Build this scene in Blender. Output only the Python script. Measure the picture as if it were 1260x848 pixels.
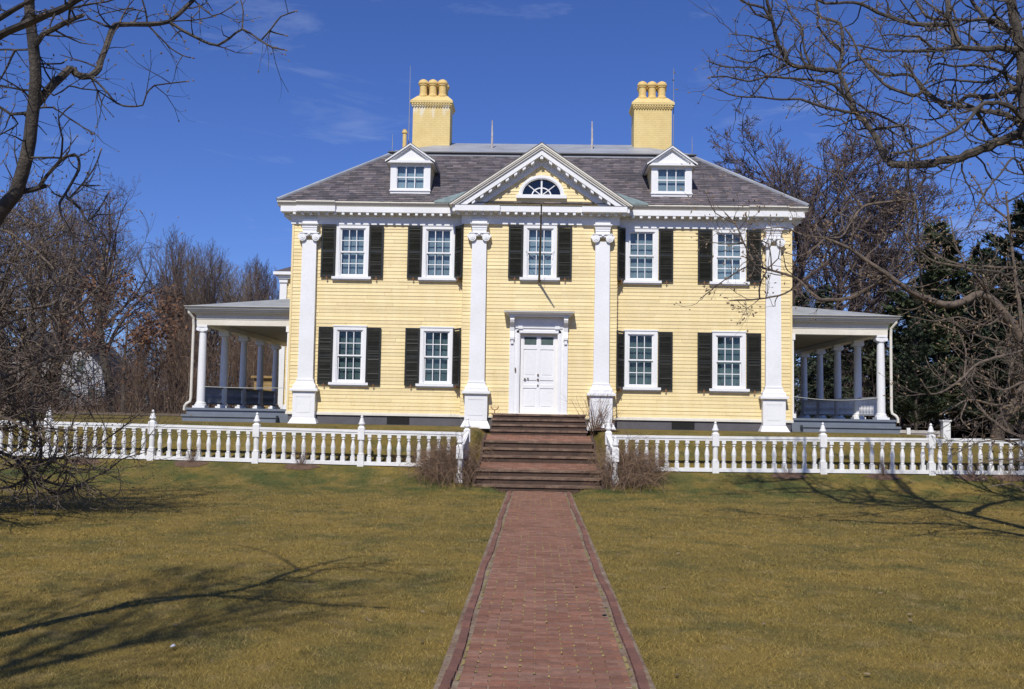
import bpy, math, random
import numpy as np
from mathutils import Vector, Matrix
rad = math.radians
random.seed(11)
for o in list(bpy.data.objects): bpy.data.objects.remove(o)
SC = bpy.context.scene
COL = SC.collection

# ---------------------------------------------------------------- camera
cam = bpy.data.objects.new('camera', bpy.data.cameras.new('camera')); COL.objects.link(cam)
F = Vector((-0.02608272, 0.99724889, 0.0693854)); R_ = Vector((0.99953755, 0.02493122, 0.01741034)); U_ = Vector((-0.01563258, -0.06980742, 0.99743799))
M = Matrix((R_, U_, -F)).transposed().to_4x4(); M.translation = Vector((-0.04, -29.4, 1.89))
cam.matrix_world = M
cam.data.sensor_width = 36; cam.data.lens = 34.286; cam.data.clip_end = 3000; cam.data.clip_start = .05
SC.camera = cam
# ---------------------------------------------------------------- sun and sky
SUN_EL, SUN_AZ = 46.5, 10.0
world = bpy.data.worlds.new('World'); SC.world = world; world.use_nodes = True
nt = world.node_tree; nt.nodes.clear()
def N(nt, typ, **kw):
    n = nt.nodes.new(typ)
    for k, v in kw.items():
        if k.startswith('i_'): n.inputs[int(k[2:])].default_value = v
        else: setattr(n, k, v)
    return n
sky = N(nt, 'ShaderNodeTexSky', sky_type='NISHITA', sun_disc=False, sun_elevation=rad(SUN_EL), sun_rotation=rad(180 + SUN_AZ))
sky.altitude = 50; sky.air_density = 1.0; sky.dust_density = .25; sky.ozone_density = 3.5
tint = N(nt, 'ShaderNodeMix', data_type='RGBA', blend_type='MULTIPLY'); tint.inputs[0].default_value = 1
tint.inputs[7].default_value = (.40, .53, .95, 1)
tc = N(nt, 'ShaderNodeTexCoord')
mp = N(nt, 'ShaderNodeMapping'); mp.inputs['Scale'].default_value = (1.6, 1.6, 6.5); mp.inputs['Rotation'].default_value = (0, rad(8), rad(20))
mp.inputs['Location'].default_value = (3.1, 1.7, .4)
cn = N(nt, 'ShaderNodeTexNoise'); cn.inputs['Scale'].default_value = 3.2; cn.inputs['Detail'].default_value = 9; cn.inputs['Roughness'].default_value = .62; cn.inputs['Distortion'].default_value = .5
cr = N(nt, 'ShaderNodeMapRange'); cr.inputs[1].default_value = .56; cr.inputs[2].default_value = .88; cr.inputs[3].default_value = 0; cr.inputs[4].default_value = .42
cm = N(nt, 'ShaderNodeMix', data_type='RGBA'); cm.inputs[7].default_value = (4.6, 5.4, 7.2, 1)
bg = N(nt, 'ShaderNodeBackground'); bg.inputs[1].default_value = .11
wo = N(nt, 'ShaderNodeOutputWorld')
L = nt.links.new
L(sky.outputs[0], tint.inputs[6]); L(tint.outputs[2], cm.inputs[6])
L(tc.outputs['Generated'], mp.inputs[0]); L(mp.outputs[0], cn.inputs['Vector']); L(cn.outputs[0], cr.inputs[0]); L(cr.outputs[0], cm.inputs[0])
L(cm.outputs[2], bg.inputs[0]); L(bg.outputs[0], wo.inputs[0])
sl = bpy.data.lights.new('sun', 'SUN'); sl.energy = 4.3; sl.angle = rad(.53); sl.color = (1, .955, .88)
sun = bpy.data.objects.new('sun', sl); COL.objects.link(sun)
e, a = rad(SUN_EL), rad(SUN_AZ)
sun.rotation_euler = Vector((math.sin(a) * math.cos(e), math.cos(a) * math.cos(e), -math.sin(e))).to_track_quat('-Z', 'Y').to_euler()
sun.location = (-10, -60, 60)
SC.view_settings.view_transform = 'Standard'; SC.view_settings.look = 'None'; SC.view_settings.gamma = 1
SC.view_settings.exposure = 0.05
SC.render.engine = 'CYCLES'
SC.cycles.max_bounces = 6; SC.cycles.transparent_max_bounces = 8

# ---------------------------------------------------------------- materials
def mat(name, col, col2=None, rough=.6, scale=4., detail=5., island=0., bump=0., bscale=60., spec=.5, lo=.35, hi=.65, stretch=(1, 1, 1), metal=0., hue=None, fine=0., orand=0.):
    m = bpy.data.materials.new(name); m.use_nodes = True; t = m.node_tree; p = t.nodes['Principled BSDF']
    lk = t.links.new
    p.inputs['Roughness'].default_value = rough; p.inputs['Metallic'].default_value = metal
    p.inputs['Specular IOR Level'].default_value = spec
    g = N(t, 'ShaderNodeNewGeometry')
    tcn = N(t, 'ShaderNodeTexCoord')
    mpn = N(t, 'ShaderNodeMapping'); mpn.inputs['Scale'].default_value = stretch
    lk(g.outputs['Position'], mpn.inputs[0])
    c2 = col2 or tuple(v * .85 for v in col)
    nz = N(t, 'ShaderNodeTexNoise'); nz.inputs['Scale'].default_value = scale; nz.inputs['Detail'].default_value = detail; nz.inputs['Roughness'].default_value = .6
    lk(mpn.outputs[0], nz.inputs['Vector'])
    mr = N(t, 'ShaderNodeMapRange'); mr.inputs[1].default_value = lo; mr.inputs[2].default_value = hi
    lk(nz.outputs[0], mr.inputs[0])
    mx = N(t, 'ShaderNodeMix', data_type='RGBA'); mx.inputs[6].default_value = (*col, 1); mx.inputs[7].default_value = (*c2, 1)
    lk(mr.outputs[0], mx.inputs[0]); out = mx.outputs[2]
    if hue:
        rm = N(t, 'ShaderNodeMix', data_type='RGBA'); rm.inputs[7].default_value = (*hue, 1)
        pw = N(t, 'ShaderNodeMath', operation='POWER'); pw.inputs[1].default_value = 2.0
        lk(g.outputs['Random Per Island'], pw.inputs[0]); lk(pw.outputs[0], rm.inputs[0]); lk(out, rm.inputs[6]); out = rm.outputs[2]
    if island:
        ir = N(t, 'ShaderNodeMapRange'); ir.inputs[3].default_value = 1 - island; ir.inputs[4].default_value = 1 + island
        if hue:
            # decorrelate from the hue mix
            fr = N(t, 'ShaderNodeMath', operation='MULTIPLY'); fr.inputs[1].default_value = 17.31
            ff = N(t, 'ShaderNodeMath', operation='FRACT'); lk(g.outputs['Random Per Island'], fr.inputs[0]); lk(fr.outputs[0], ff.inputs[0]); lk(ff.outputs[0], ir.inputs[0])
        else: lk(g.outputs['Random Per Island'], ir.inputs[0])
        vm = N(t, 'ShaderNodeVectorMath', operation='SCALE'); lk(out, vm.inputs[0]); lk(ir.outputs[0], vm.inputs['Scale']); out = vm.outputs[0]
    if orand:
        oi = N(t, 'ShaderNodeObjectInfo'); o_r = N(t, 'ShaderNodeMapRange'); o_r.inputs[3].default_value = 1 - orand; o_r.inputs[4].default_value = 1 + orand
        vo = N(t, 'ShaderNodeVectorMath', operation='SCALE'); lk(oi.outputs['Random'], o_r.inputs[0]); lk(out, vo.inputs[0]); lk(o_r.outputs[0], vo.inputs['Scale']); out = vo.outputs[0]
    if fine:
        n3 = N(t, 'ShaderNodeTexNoise'); n3.inputs['Scale'].default_value = scale * 14; n3.inputs['Detail'].default_value = 6
        lk(mpn.outputs[0], n3.inputs['Vector'])
        r3 = N(t, 'ShaderNodeMapRange'); r3.inputs[1].default_value = .3; r3.inputs[2].default_value = .7; r3.inputs[3].default_value = 1 - fine; r3.inputs[4].default_value = 1 + fine
        v3 = N(t, 'ShaderNodeVectorMath', operation='SCALE'); lk(n3.outputs[0], r3.inputs[0]); lk(out, v3.inputs[0]); lk(r3.outputs[0], v3.inputs['Scale']); out = v3.outputs[0]
    lk(out, p.inputs['Base Color'])
    if bump:
        n2 = N(t, 'ShaderNodeTexNoise'); n2.inputs['Scale'].default_value = bscale; n2.inputs['Detail'].default_value = 4
        lk(mpn.outputs[0], n2.inputs['Vector'])
        b = N(t, 'ShaderNodeBump'); b.inputs['Strength'].default_value = bump; b.inputs['Distance'].default_value = .02
        lk(n2.outputs[0], b.inputs['Height']); lk(b.outputs[0], p.inputs['Normal'])
    return m

MT = {}
MT['yellow'] = mat('yellow clapboard paint', (.79, .645, .345), (.74, .59, .29), rough=.5, scale=1.6, island=.09, bump=.15, bscale=25, fine=.05, stretch=(2.2, 2.2, .55))
MT['yellow_brick'] = mat('yellow painted brick', (.72, .52, .20), (.64, .45, .16), rough=.75, scale=2.2, bump=.5, bscale=16, fine=.08)
def brick_paint():
    m = mat('yellow painted chimney brick', (.72, .56, .24), (.65, .49, .20), rough=.75, scale=2.2, fine=.06); t = m.node_tree; p = t.nodes['Principled BSDF']; lk = t.links.new
    g = N(t, 'ShaderNodeNewGeometry'); sx = N(t, 'ShaderNodeSeparateXYZ'); lk(g.outputs['Position'], sx.inputs[0])
    ad = N(t, 'ShaderNodeMath', operation='ADD'); lk(sx.outputs[0], ad.inputs[0]); lk(sx.outputs[1], ad.inputs[1])
    cb = N(t, 'ShaderNodeCombineXYZ'); lk(ad.outputs[0], cb.inputs[0]); lk(sx.outputs[2], cb.inputs[1])
    b = N(t, 'ShaderNodeTexBrick'); b.inputs['Scale'].default_value = 1; b.inputs['Brick Width'].default_value = .22; b.inputs['Row Height'].default_value = .072; b.inputs['Mortar Size'].default_value = .007; b.inputs['Mortar Smooth'].default_value = .3
    lk(cb.outputs[0], b.inputs['Vector'])
    bp = N(t, 'ShaderNodeBump', invert=True); bp.inputs['Strength'].default_value = .45; bp.inputs['Distance'].default_value = .008; lk(b.outputs['Fac'], bp.inputs['Height']); lk(bp.outputs[0], p.inputs['Normal'])
    src = p.inputs['Base Color'].links[0].from_socket
    # lime bloom washed down from under the cap, and pointing a little darker than the brick
    dk = N(t, 'ShaderNodeMix', data_type='RGBA', blend_type='MULTIPLY'); dk.inputs[7].default_value = (.93, .91, .88, 1); lk(b.outputs['Fac'], dk.inputs[0]); lk(src, dk.inputs[6])
    n = N(t, 'ShaderNodeTexNoise'); n.inputs['Scale'].default_value = 1; n.inputs['Detail'].default_value = 5; mp_ = N(t, 'ShaderNodeMapping'); mp_.inputs['Scale'].default_value = (5, 5, 1.3); lk(g.outputs['Position'], mp_.inputs[0]); lk(mp_.outputs[0], n.inputs['Vector'])
    zr = N(t, 'ShaderNodeMapRange'); zr.inputs[1].default_value = 11.9; zr.inputs[2].default_value = 12.9; zr.inputs[3].default_value = -.28; zr.inputs[4].default_value = .18; lk(sx.outputs[2], zr.inputs[0])
    a2 = N(t, 'ShaderNodeMath', operation='ADD'); lk(n.outputs[0], a2.inputs[0]); lk(zr.outputs[0], a2.inputs[1])
    r2 = N(t, 'ShaderNodeMapRange'); r2.inputs[1].default_value = .50; r2.inputs[2].default_value = .66; r2.inputs[4].default_value = .75; lk(a2.outputs[0], r2.inputs[0])
    zc = N(t, 'ShaderNodeMath', operation='LESS_THAN'); zc.inputs[1].default_value = 12.76; lk(sx.outputs[2], zc.inputs[0])
    xm = N(t, 'ShaderNodeMath', operation='LESS_THAN'); xm.inputs[1].default_value = 0; lk(sx.outputs[0], xm.inputs[0])
    m1 = N(t, 'ShaderNodeMath', operation='MULTIPLY'); m2 = N(t, 'ShaderNodeMath', operation='MULTIPLY'); lk(r2.outputs[0], m1.inputs[0]); lk(zc.outputs[0], m1.inputs[1]); lk(m1.outputs[0], m2.inputs[0]); lk(xm.outputs[0], m2.inputs[1])
    wm = N(t, 'ShaderNodeMix', data_type='RGBA'); wm.inputs[7].default_value = (.74, .70, .58, 1); lk(m2.outputs[0], wm.inputs[0]); lk(dk.outputs[2], wm.inputs[6]); lk(wm.outputs[2], p.inputs['Base Color'])
    return m
MT['chimney'] = brick_paint()
MT['white'] = mat('white gloss paint', (.80, .80, .80), (.74, .74, .735), rough=.45, scale=1.1, fine=.03, bump=.08, bscale=30)
MT['cream'] = mat('weathered cream paint', (.74, .70, .60), (.66, .62, .53), rough=.5, scale=1.5, fine=.05)
MT['fence'] = mat('fence white paint', (.78, .78, .77), (.66, .65, .62), rough=.5, scale=3, fine=.07, lo=.4, hi=.75, bump=.12)
MT['shutter'] = mat('black green shutter paint', (.013, .0145, .011), (.022, .022, .017), rough=.38, scale=5, island=.25)
MT['slate'] = mat('roof slate', (.122, .108, .116), (.085, .078, .085), rough=.62, scale=.9, island=.32, hue=(.17, .14, .135), bump=.4, bscale=14, fine=.15)
MT['lead'] = mat('grey roofing metal', (.36, .38, .40), (.27, .28, .30), rough=.5, scale=1.2, fine=.08)
MT['lead_dark'] = mat('dark lead flashing', (.10, .095, .09), rough=.55)
MT['copper'] = mat('green copper flashing', (.22, .29, .28), (.15, .19, .19), rough=.6, scale=3)
MT['found'] = mat('grey painted foundation', (.105, .10, .11), (.085, .08, .088), rough=.8, scale=3, fine=.1)
MT['dark'] = mat('dark void', (.01, .01, .01), rough=.9)
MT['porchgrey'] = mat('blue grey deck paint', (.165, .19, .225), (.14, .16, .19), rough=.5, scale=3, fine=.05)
MT['porchroof'] = mat('grey porch roofing', (.33, .34, .34), (.26, .27, .27), rough=.7, scale=2)
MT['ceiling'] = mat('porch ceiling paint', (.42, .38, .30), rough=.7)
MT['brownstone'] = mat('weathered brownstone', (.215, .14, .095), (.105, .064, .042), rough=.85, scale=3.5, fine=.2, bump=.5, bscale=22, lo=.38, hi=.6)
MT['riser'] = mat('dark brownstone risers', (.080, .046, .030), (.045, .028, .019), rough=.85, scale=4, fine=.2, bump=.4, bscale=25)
MT['brick'] = mat('red paving brick', (.222, .098, .058), (.17, .077, .046), rough=.85, scale=1.2, island=.17, hue=(.23, .125, .085), fine=.14, bump=.35, bscale=45)
MT['edging'] = mat('brick edging', (.20, .088, .058), (.15, .07, .048), rough=.85, scale=2.2, island=.2, fine=.15, bump=.4, bscale=40)
MT['mortar'] = mat('dirt between the bricks', (.15, .09, .06), (.25, .20, .14), rough=.95, scale=2.5, fine=.3)
MT['moss'] = mat('yellow moss', (.26, .19, .07), (.20, .17, .06), rough=.9, scale=5, island=.25)
MT['brass'] = mat('dark aged brass', (.16, .11, .06), rough=.4, metal=.6)
MT['rust'] = mat('rusted iron', (.30, .13, .05), (.2, .08, .03), rough=.7, scale=12)
MT['pole'] = mat('varnished brown pole', (.13, .10, .06), (.10, .075, .045), rough=.5, scale=4)
MT['rope'] = mat('pale rope', (.42, .42, .38), rough=.7)
MT['galv'] = mat('galvanised rod', (.34, .33, .33), rough=.5, metal=.3)
MT['polewhite'] = mat('flaking pale paint', (.55, .48, .42), (.35, .30, .28), rough=.7, scale=9)
MT['bark'] = mat('dark grey brown bark', (.095, .078, .060), (.040, .034, .028), rough=.9, scale=14, fine=.3, bump=.7, bscale=40)
MT['bark_light'] = mat('light brown grey bark', (.165, .125, .092), (.065, .050, .038), rough=.9, scale=13, fine=.25, bump=.6, bscale=40)
MT['twig'] = mat('young twig bark', (.13, .10, .075), (.08, .06, .048), rough=.85, scale=7, island=.2)
MT['bud'] = mat('swelling buds', (.17, .11, .075), (.20, .15, .08), rough=.8, scale=9, island=.3)
MT['wood_far'] = mat('purple brown twigs', (.075, .054, .050), (.095, .070, .060), rough=.95, scale=1.2, island=.2)
MT['wood_far2'] = mat('grey brown twigs', (.13, .10, .075), (.16, .12, .085), rough=.95, scale=1., island=.25)
MT['thicket'] = mat('reddish brown brush', (.16, .10, .062), (.11, .075, .05), rough=.95, scale=.5, island=.35)
MT['oakleaf'] = mat('withered oak leaves', (.17, .080, .035), (.12, .058, .03), rough=.8, scale=3, island=.35)
MT['needle'] = mat('dark conifer needles', (.017, .030, .014), (.028, .042, .017), rough=.7, scale=.8, island=.35)
MT['needle_y'] = mat('olive conifer needles', (.045, .058, .018), (.030, .048, .018), rough=.7, scale=.8, island=.35)
MT['vine'] = mat('dry vine stems', (.24, .155, .095), (.13, .082, .052), rough=.9, scale=4, island=.4)
MT['shrub'] = mat('thin red brown stems', (.20, .12, .075), (.14, .085, .055), rough=.85, scale=5, island=.3)
MT['leaflit'] = mat('leaf litter', (.16, .11, .06), (.10, .075, .04), rough=.95, scale=.8, fine=.3, bump=.5)
MT['mulch'] = mat('bark mulch', (.13, .075, .045), (.08, .05, .032), rough=.95, scale=8, fine=.3, bump=.6)
MT['paper'] = mat('white paper', (.75, .75, .78), rough=.7)
MT['farwhite'] = mat('white boards in grey-lit colour', (.50, .50, .50), (.42, .42, .43), rough=.7, scale=1.5, fine=.08, stretch=(1, 1, 4))  # grey light on the far white boards is put into their colour
MT['fargrey'] = mat('blue grey boards', (.16, .18, .21), rough=.7)
MT['farroof'] = mat('dark asphalt shingles', (.05, .05, .055), rough=.9)
MT['shaded_yellow'] = mat('yellow boards in shaded colour', (.30, .20, .08), (.22, .15, .06), rough=.8, scale=3)  # shade over the rear shed is put into this dimmed yellow
MT['palefence'] = mat('bleached fence boards', (.45, .42, .38), (.36, .33, .30), rough=.8, scale=6, fine=.15)
# lawn and blades share one pattern
def lawn_mat(name, blades):
    m = bpy.data.materials.new(name); m.use_nodes = True; t = m.node_tree; p = t.nodes['Principled BSDF']; lk = t.links.new
    p.inputs['Roughness'].default_value = .85; p.inputs['Specular IOR Level'].default_value = .2
    g = N(t, 'ShaderNodeNewGeometry')
    def noise(s, d=5, lo=.4, hi=.6, st=None):
        n = N(t, 'ShaderNodeTexNoise'); n.inputs['Scale'].default_value = s; n.inputs['Detail'].default_value = d; n.inputs['Roughness'].default_value = .6
        if st:
            mpx = N(t, 'ShaderNodeMapping'); mpx.inputs['Scale'].default_value = st; lk(g.outputs['Position'], mpx.inputs[0]); lk(mpx.outputs[0], n.inputs['Vector'])
        else: lk(g.outputs['Position'], n.inputs['Vector'])
        r = N(t, 'ShaderNodeMapRange'); r.inputs[1].default_value = lo; r.inputs[2].default_value = hi; lk(n.outputs[0], r.inputs[0]); return r.outputs[0]
    def mix(a, b, f):
        x = N(t, 'ShaderNodeMix', data_type='RGBA')
        for i, v in ((6, a), (7, b)):
            if isinstance(v, tuple): x.inputs[i].default_value = (*v, 1)
            else: lk(v, x.inputs[i])
        if isinstance(f, float): x.inputs[0].default_value = f
        else: lk(f, x.inputs[0])
        return x.outputs[2]
    k = 1.0 if blades else .80
    c = lambda *v: tuple(q * k for q in v)
    a1 = mix(c(.295, .206, .050), c(.215, .160, .038), noise(.45, 4, .38, .62))
    a2 = mix(a1, c(.120, .112, .034), noise(1.1, 6, .48, .70))
    a3 = mix(a2, c(.33, .245, .095), noise(2.7, 5, .54, .76))
    a4 = mix(a3, c(.085, .078, .026), noise(7.0, 5, .56, .80))
    # the bank below the fence keeps more green
    sp = N(t, 'ShaderNodeSeparateXYZ'); lk(g.outputs['Position'], sp.inputs[0])
    b1 = N(t, 'ShaderNodeMapRange'); b1.inputs[1].default_value = -8.6; b1.inputs[2].default_value = -6.6; lk(sp.outputs[1], b1.inputs[0])
    b2 = N(t, 'ShaderNodeMapRange'); b2.inputs[1].default_value = -5.6; b2.inputs[2].default_value = -4.6; b2.inputs[3].default_value = 1; b2.inputs[4].default_value = .25; lk(sp.outputs[1], b2.inputs[0])
    bm = N(t, 'ShaderNodeMath', operation='MULTIPLY'); lk(b1.outputs[0], bm.inputs[0]); lk(b2.outputs[0], bm.inputs[1])
    bn = N(t, 'ShaderNodeMath', operation='MULTIPLY'); lk(bm.outputs[0], bn.inputs[0]); lk(noise(1.6, 5, .36, .62), bn.inputs[1])
    out = mix(a4, c(.082, .100, .026), bn.outputs[0])
    if blades:
        rm = mix(out, (.34, .265, .105), 0.0)
        x = N(t, 'ShaderNodeMapRange'); x.inputs[1].default_value = .55; x.inputs[2].default_value = 1; x.inputs[3].default_value = 0; x.inputs[4].default_value = .75
        lk(g.outputs['Random Per Island'], x.inputs[0]); lk(x.outputs[0], rm.node.inputs[0]); out = rm
        v = N(t, 'ShaderNodeVectorMath', operation='SCALE'); q = N(t, 'ShaderNodeMath', operation='MULTIPLY'); q.inputs[1].default_value = 13.7; fq = N(t, 'ShaderNodeMath', operation='FRACT')
        r = N(t, 'ShaderNodeMapRange'); r.inputs[3].default_value = .65; r.inputs[4].default_value = 1.3
        lk(g.outputs['Random Per Island'], q.inputs[0]); lk(q.outputs[0], fq.inputs[0]); lk(fq.outputs[0], r.inputs[0]); lk(out, v.inputs[0]); lk(r.outputs[0], v.inputs['Scale']); out = v.outputs[0]
    else:
        n3 = N(t, 'ShaderNodeTexNoise'); n3.inputs['Scale'].default_value = 55; n3.inputs['Detail'].default_value = 6; lk(g.outputs['Position'], n3.inputs['Vector'])
        b = N(t, 'ShaderNodeBump'); b.inputs['Strength'].default_value = .9; b.inputs['Distance'].default_value = .03; lk(n3.outputs[0], b.inputs['Height']); lk(b.outputs[0], p.inputs['Normal'])
        r3 = N(t, 'ShaderNodeMapRange'); r3.inputs[1].default_value = .3; r3.inputs[2].default_value = .7; r3.inputs[3].default_value = .7; r3.inputs[4].default_value = 1.25
        v = N(t, 'ShaderNodeVectorMath', operation='SCALE'); lk(n3.outputs[0], r3.inputs[0]); lk(out, v.inputs[0]); lk(r3.outputs[0], v.inputs['Scale']); out = v.outputs[0]
    lk(out, p.inputs['Base Color'])
    return m
MT['lawn'] = lawn_mat('dormant lawn', False); MT['blade'] = lawn_mat('dormant grass blades', True)
# window glass: clear pane, real blind behind it
def glass_mat():
    m = bpy.data.materials.new('window glass'); m.use_nodes = True; t = m.node_tree; t.nodes.clear(); lk = t.links.new
    tr = N(t, 'ShaderNodeBsdfTransparent'); tr.inputs[0].default_value = (.80, .88, .90, 1)
    gl = N(t, 'ShaderNodeBsdfGlossy'); gl.inputs['Roughness'].default_value = .03
    fr = N(t, 'ShaderNodeLayerWeight'); fr.inputs[0].default_value = .5; pw_ = N(t, 'ShaderNodeMath', operation='POWER'); pw_.inputs[1].default_value = 4; lk(fr.outputs['Facing'], pw_.inputs[0])
    nz = N(t, 'ShaderNodeTexNoise'); nz.inputs['Scale'].default_value = 3; bp = N(t, 'ShaderNodeBump'); bp.inputs['Strength'].default_value = .25; bp.inputs['Distance'].default_value = .02
    g = N(t, 'ShaderNodeNewGeometry'); lk(g.outputs['Position'], nz.inputs['Vector']); lk(nz.outputs[0], bp.inputs['Height']); lk(bp.outputs[0], gl.inputs['Normal'])
    ad = N(t, 'ShaderNodeMath', operation='ADD'); ad.inputs[1].default_value = .08; lk(pw_.outputs[0], ad.inputs[0])
    mx = N(t, 'ShaderNodeMixShader'); lk(ad.outputs[0], mx.inputs[0]); lk(tr.outputs[0], mx.inputs[1]); lk(gl.outputs[0], mx.inputs[2])
    o = N(t, 'ShaderNodeOutputMaterial'); lk(mx.outputs[0], o.inputs[0]); return m
MT['glass'] = glass_mat()
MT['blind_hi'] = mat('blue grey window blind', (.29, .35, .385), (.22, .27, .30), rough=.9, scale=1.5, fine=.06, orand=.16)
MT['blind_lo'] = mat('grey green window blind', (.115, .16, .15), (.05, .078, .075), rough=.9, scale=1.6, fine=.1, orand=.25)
MT['fan_dark'] = mat('dark attic interior', (.035, .035, .045), rough=.9)

# ---------------------------------------------------------------- mesh helpers
class MB:
    def __init__(s): s.v = []; s.f = []
    def add(s, vs, fs):
        n = len(s.v); s.v.extend(vs); s.f.extend([tuple(i + n for i in f) for f in fs])
    def box(s, x0, x1, y0, y1, z0, z1):
        s.add([(x0, y0, z0), (x1, y0, z0), (x1, y1, z0), (x0, y1, z0), (x0, y0, z1), (x1, y0, z1), (x1, y1, z1), (x0, y1, z1)],
              [(0, 3, 2, 1), (4, 5, 6, 7), (0, 1, 5, 4), (1, 2, 6, 5), (2, 3, 7, 6), (3, 0, 4, 7)])
    def frus(s, x0, x1, y0, y1, z0, X0, X1, Y0, Y1, z1):
        s.add([(x0, y0, z0), (x1, y0, z0), (x1, y1, z0), (x0, y1, z0), (X0, Y0, z1), (X1, Y0, z1), (X1, Y1, z1), (X0, Y1, z1)],
              [(0, 3, 2, 1), (4, 5, 6, 7), (0, 1, 5, 4), (1, 2, 6, 5), (2, 3, 7, 6), (3, 0, 4, 7)])
    def extr(s, poly, y0, y1):          # polygon in XZ extruded along y
        n = len(poly)
        s.add([(x, y0, z) for x, z in poly] + [(x, y1, z) for x, z in poly],
              [tuple(range(n)), tuple(range(2 * n - 1, n - 1, -1))] + [(i, i + n, (i + 1) % n + n, (i + 1) % n) for i in range(n)])
    def tube(s, pts, rs, k=6, cap=True):
        pts = [Vector(p) for p in pts]; n = len(pts); vs = []; ref = None
        for i, p in enumerate(pts):
            d = (pts[min(i + 1, n - 1)] - pts[max(i - 1, 0)])
            if d.length < 1e-6: d = Vector((0, 0, 1))
            d.normalize()
            if ref is None: ref = d.orthogonal().normalized()
            ref = (ref - d * ref.dot(d))
            if ref.length < 1e-4: ref = d.orthogonal()
            ref.normalize(); b = d.cross(ref)
            r = rs[i] if hasattr(rs, '__len__') else rs
            for j in range(k):
                a = 2 * math.pi * j / k
                vs.append(tuple(p + ref * (math.cos(a) * r) + b * (math.sin(a) * r)))
        fs = []
        for i in range(n - 1):
            for j in range(k):
                j2 = (j + 1) % k; fs.append((i * k + j, i * k + j2, (i + 1) * k + j2, (i + 1) * k + j))
        if cap: fs.append(tuple(range(k - 1, -1, -1))); fs.append(tuple((n - 1) * k + j for j in range(k)))
        s.add(vs, fs)
    def lathe(s, cx, cy, prof, k=12, axis='z'):   # prof: list of (r, z)
        vs = []
        for r, z in prof:
            for j in range(k):
                a = 2 * math.pi * (j + .5) / k
                if axis == 'z': vs.append((cx + r * math.cos(a), cy + r * math.sin(a), z))
        n = len(prof); fs = [(i * k + j, i * k + (j + 1) % k, (i + 1) * k + (j + 1) % k, (i + 1) * k + j) for i in range(n - 1) for j in range(k)]
        fs.append(tuple(range(k - 1, -1, -1))); fs.append(tuple((n - 1) * k + j for j in range(k)))
        s.add(vs, fs)
    def cyl_y(s, cx, cz, r, y0, y1, k=14):
        poly = [(cx + r * math.cos(2 * math.pi * j / k), cz + r * math.sin(2 * math.pi * j / k)) for j in range(k)]
        s.extr(poly, y0, y1)
    def mesh(s, name, m, smooth=False):
        me = bpy.data.meshes.new(name); me.from_pydata(s.v, [], s.f); me.update()
        if m is not None: me.materials.append(MT[m] if isinstance(m, str) else m)
        if smooth: me.polygons.foreach_set('use_smooth', [True] * len(me.polygons))
        return me
    def build(s, name, m, parent=None, loc=(0, 0, 0), rotz=0, smooth=False, local=False):
        return place(name, s.mesh(name, m, smooth), parent, loc, rotz, local)
WL = {}
def place(name, me, parent=None, loc=(0, 0, 0), rotz=0, local=False):
    o = bpy.data.objects.new(name, me); COL.objects.link(o)
    loc = Vector(loc)
    if parent:
        o.parent = parent
        o.location = loc if local else loc - WL[parent.name]
        WL[o.name] = (WL[parent.name] + loc) if local else loc
    else: o.location = loc; WL[o.name] = loc.copy()
    o.rotation_euler = (0, 0, rotz); return o
def tag(o, label=None, cat=None, group=None, kind=None):
    if label: o['label'] = label
    if cat: o['category'] = cat
    if group: o['group'] = group
    if kind: o['kind'] = kind
    return o
def thing(name, loc, label, cat, group=None, rotz=0):
    o = place(name, None, None, loc, rotz); return tag(o, label, cat, group)
def dup(root, loc, rotz=0, label=None, scale=None):
    r = root.copy(); COL.objects.link(r); r.location = loc; r.rotation_euler = (0, 0, rotz)
    if scale: r.scale = scale
    if label: r['label'] = label
    for ch in root.children:
        c = ch.copy(); COL.objects.link(c); c.parent = r
        for g in ch.children:
            d = g.copy(); COL.objects.link(d); d.parent = c
    return r
def sm(t): t = max(0, min(1, t)); return t * t * (3 - 2 * t)
def lerp_prof(pr, y):
    if y <= pr[0][0]: return pr[0][1]
    for (a, b), (c, d) in zip(pr, pr[1:]):
        if y <= c: return b + (d - b) * (y - a) / (c - a)
    return pr[-1][1]

# ---------------------------------------------------------------- ground
GP = [(-8.6, 0), (-7.2, .03), (-6.2, .14), (-5.4, .36), (-4.8, .56), (-4.0, .88), (-3.0, 1.20), (-2.0, 1.36), (-.8, 1.43), (.5, 1.455), (400, 1.455)]
STX = .03
STP = [(-6.0, -.05), (-5.3, .05), (-4.2, .35), (-3.5, .5), (-2.4, .9), (-1.35, 1.2), (0, 1.3)]
def gz(x, y):
    z = lerp_prof(GP, y)
    z += .009 * max(0, min(abs(x), 14) - 3) * sm((y + 8) / 3) * (1 - sm((y + 3) / 4))
    z += .02 * math.sin(x * .31 + 1.3) * math.sin(y * .27) * sm((-y - 8) / 4) * sm((abs(x) - 1.2) / 2)
    if x > 10.9: z -= .62 * sm((x - 10.9) / 1.8) * sm((y + 3.6) / 3.6)
    ax = abs(x - STX)
    if y > -9 and y < -6.0: z *= sm((ax - .80) / .35)
    if ax < 1.85 and y > -6.25:
        w = 1 - sm((ax - 1.52) / .26); zs = lerp_prof(STP, y); z = z * (1 - w) + min(z, zs) * w
    return z
def axis_grid(lo, hi, fine):   # fine: list of (a, b, step), coarse outside
    out = []; x = lo
    while x < hi:
        out.append(x); st = 1e9
        for a_, b_, s_ in fine:
            if a_ - 1e-6 <= x < b_: st = min(st, s_)
        if st > 1e8:
            d = min([abs(x - a_) for a_, b_, _ in fine] + [abs(x - b_) for a_, b_, _ in fine]); st = max(.5, d * .35)
            nx = [a_ for a_, b_, _ in fine if x < a_]
            if nx: st = min(st, max(.05, min(nx) - x))
        x += st
    out.append(hi); return out
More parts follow.
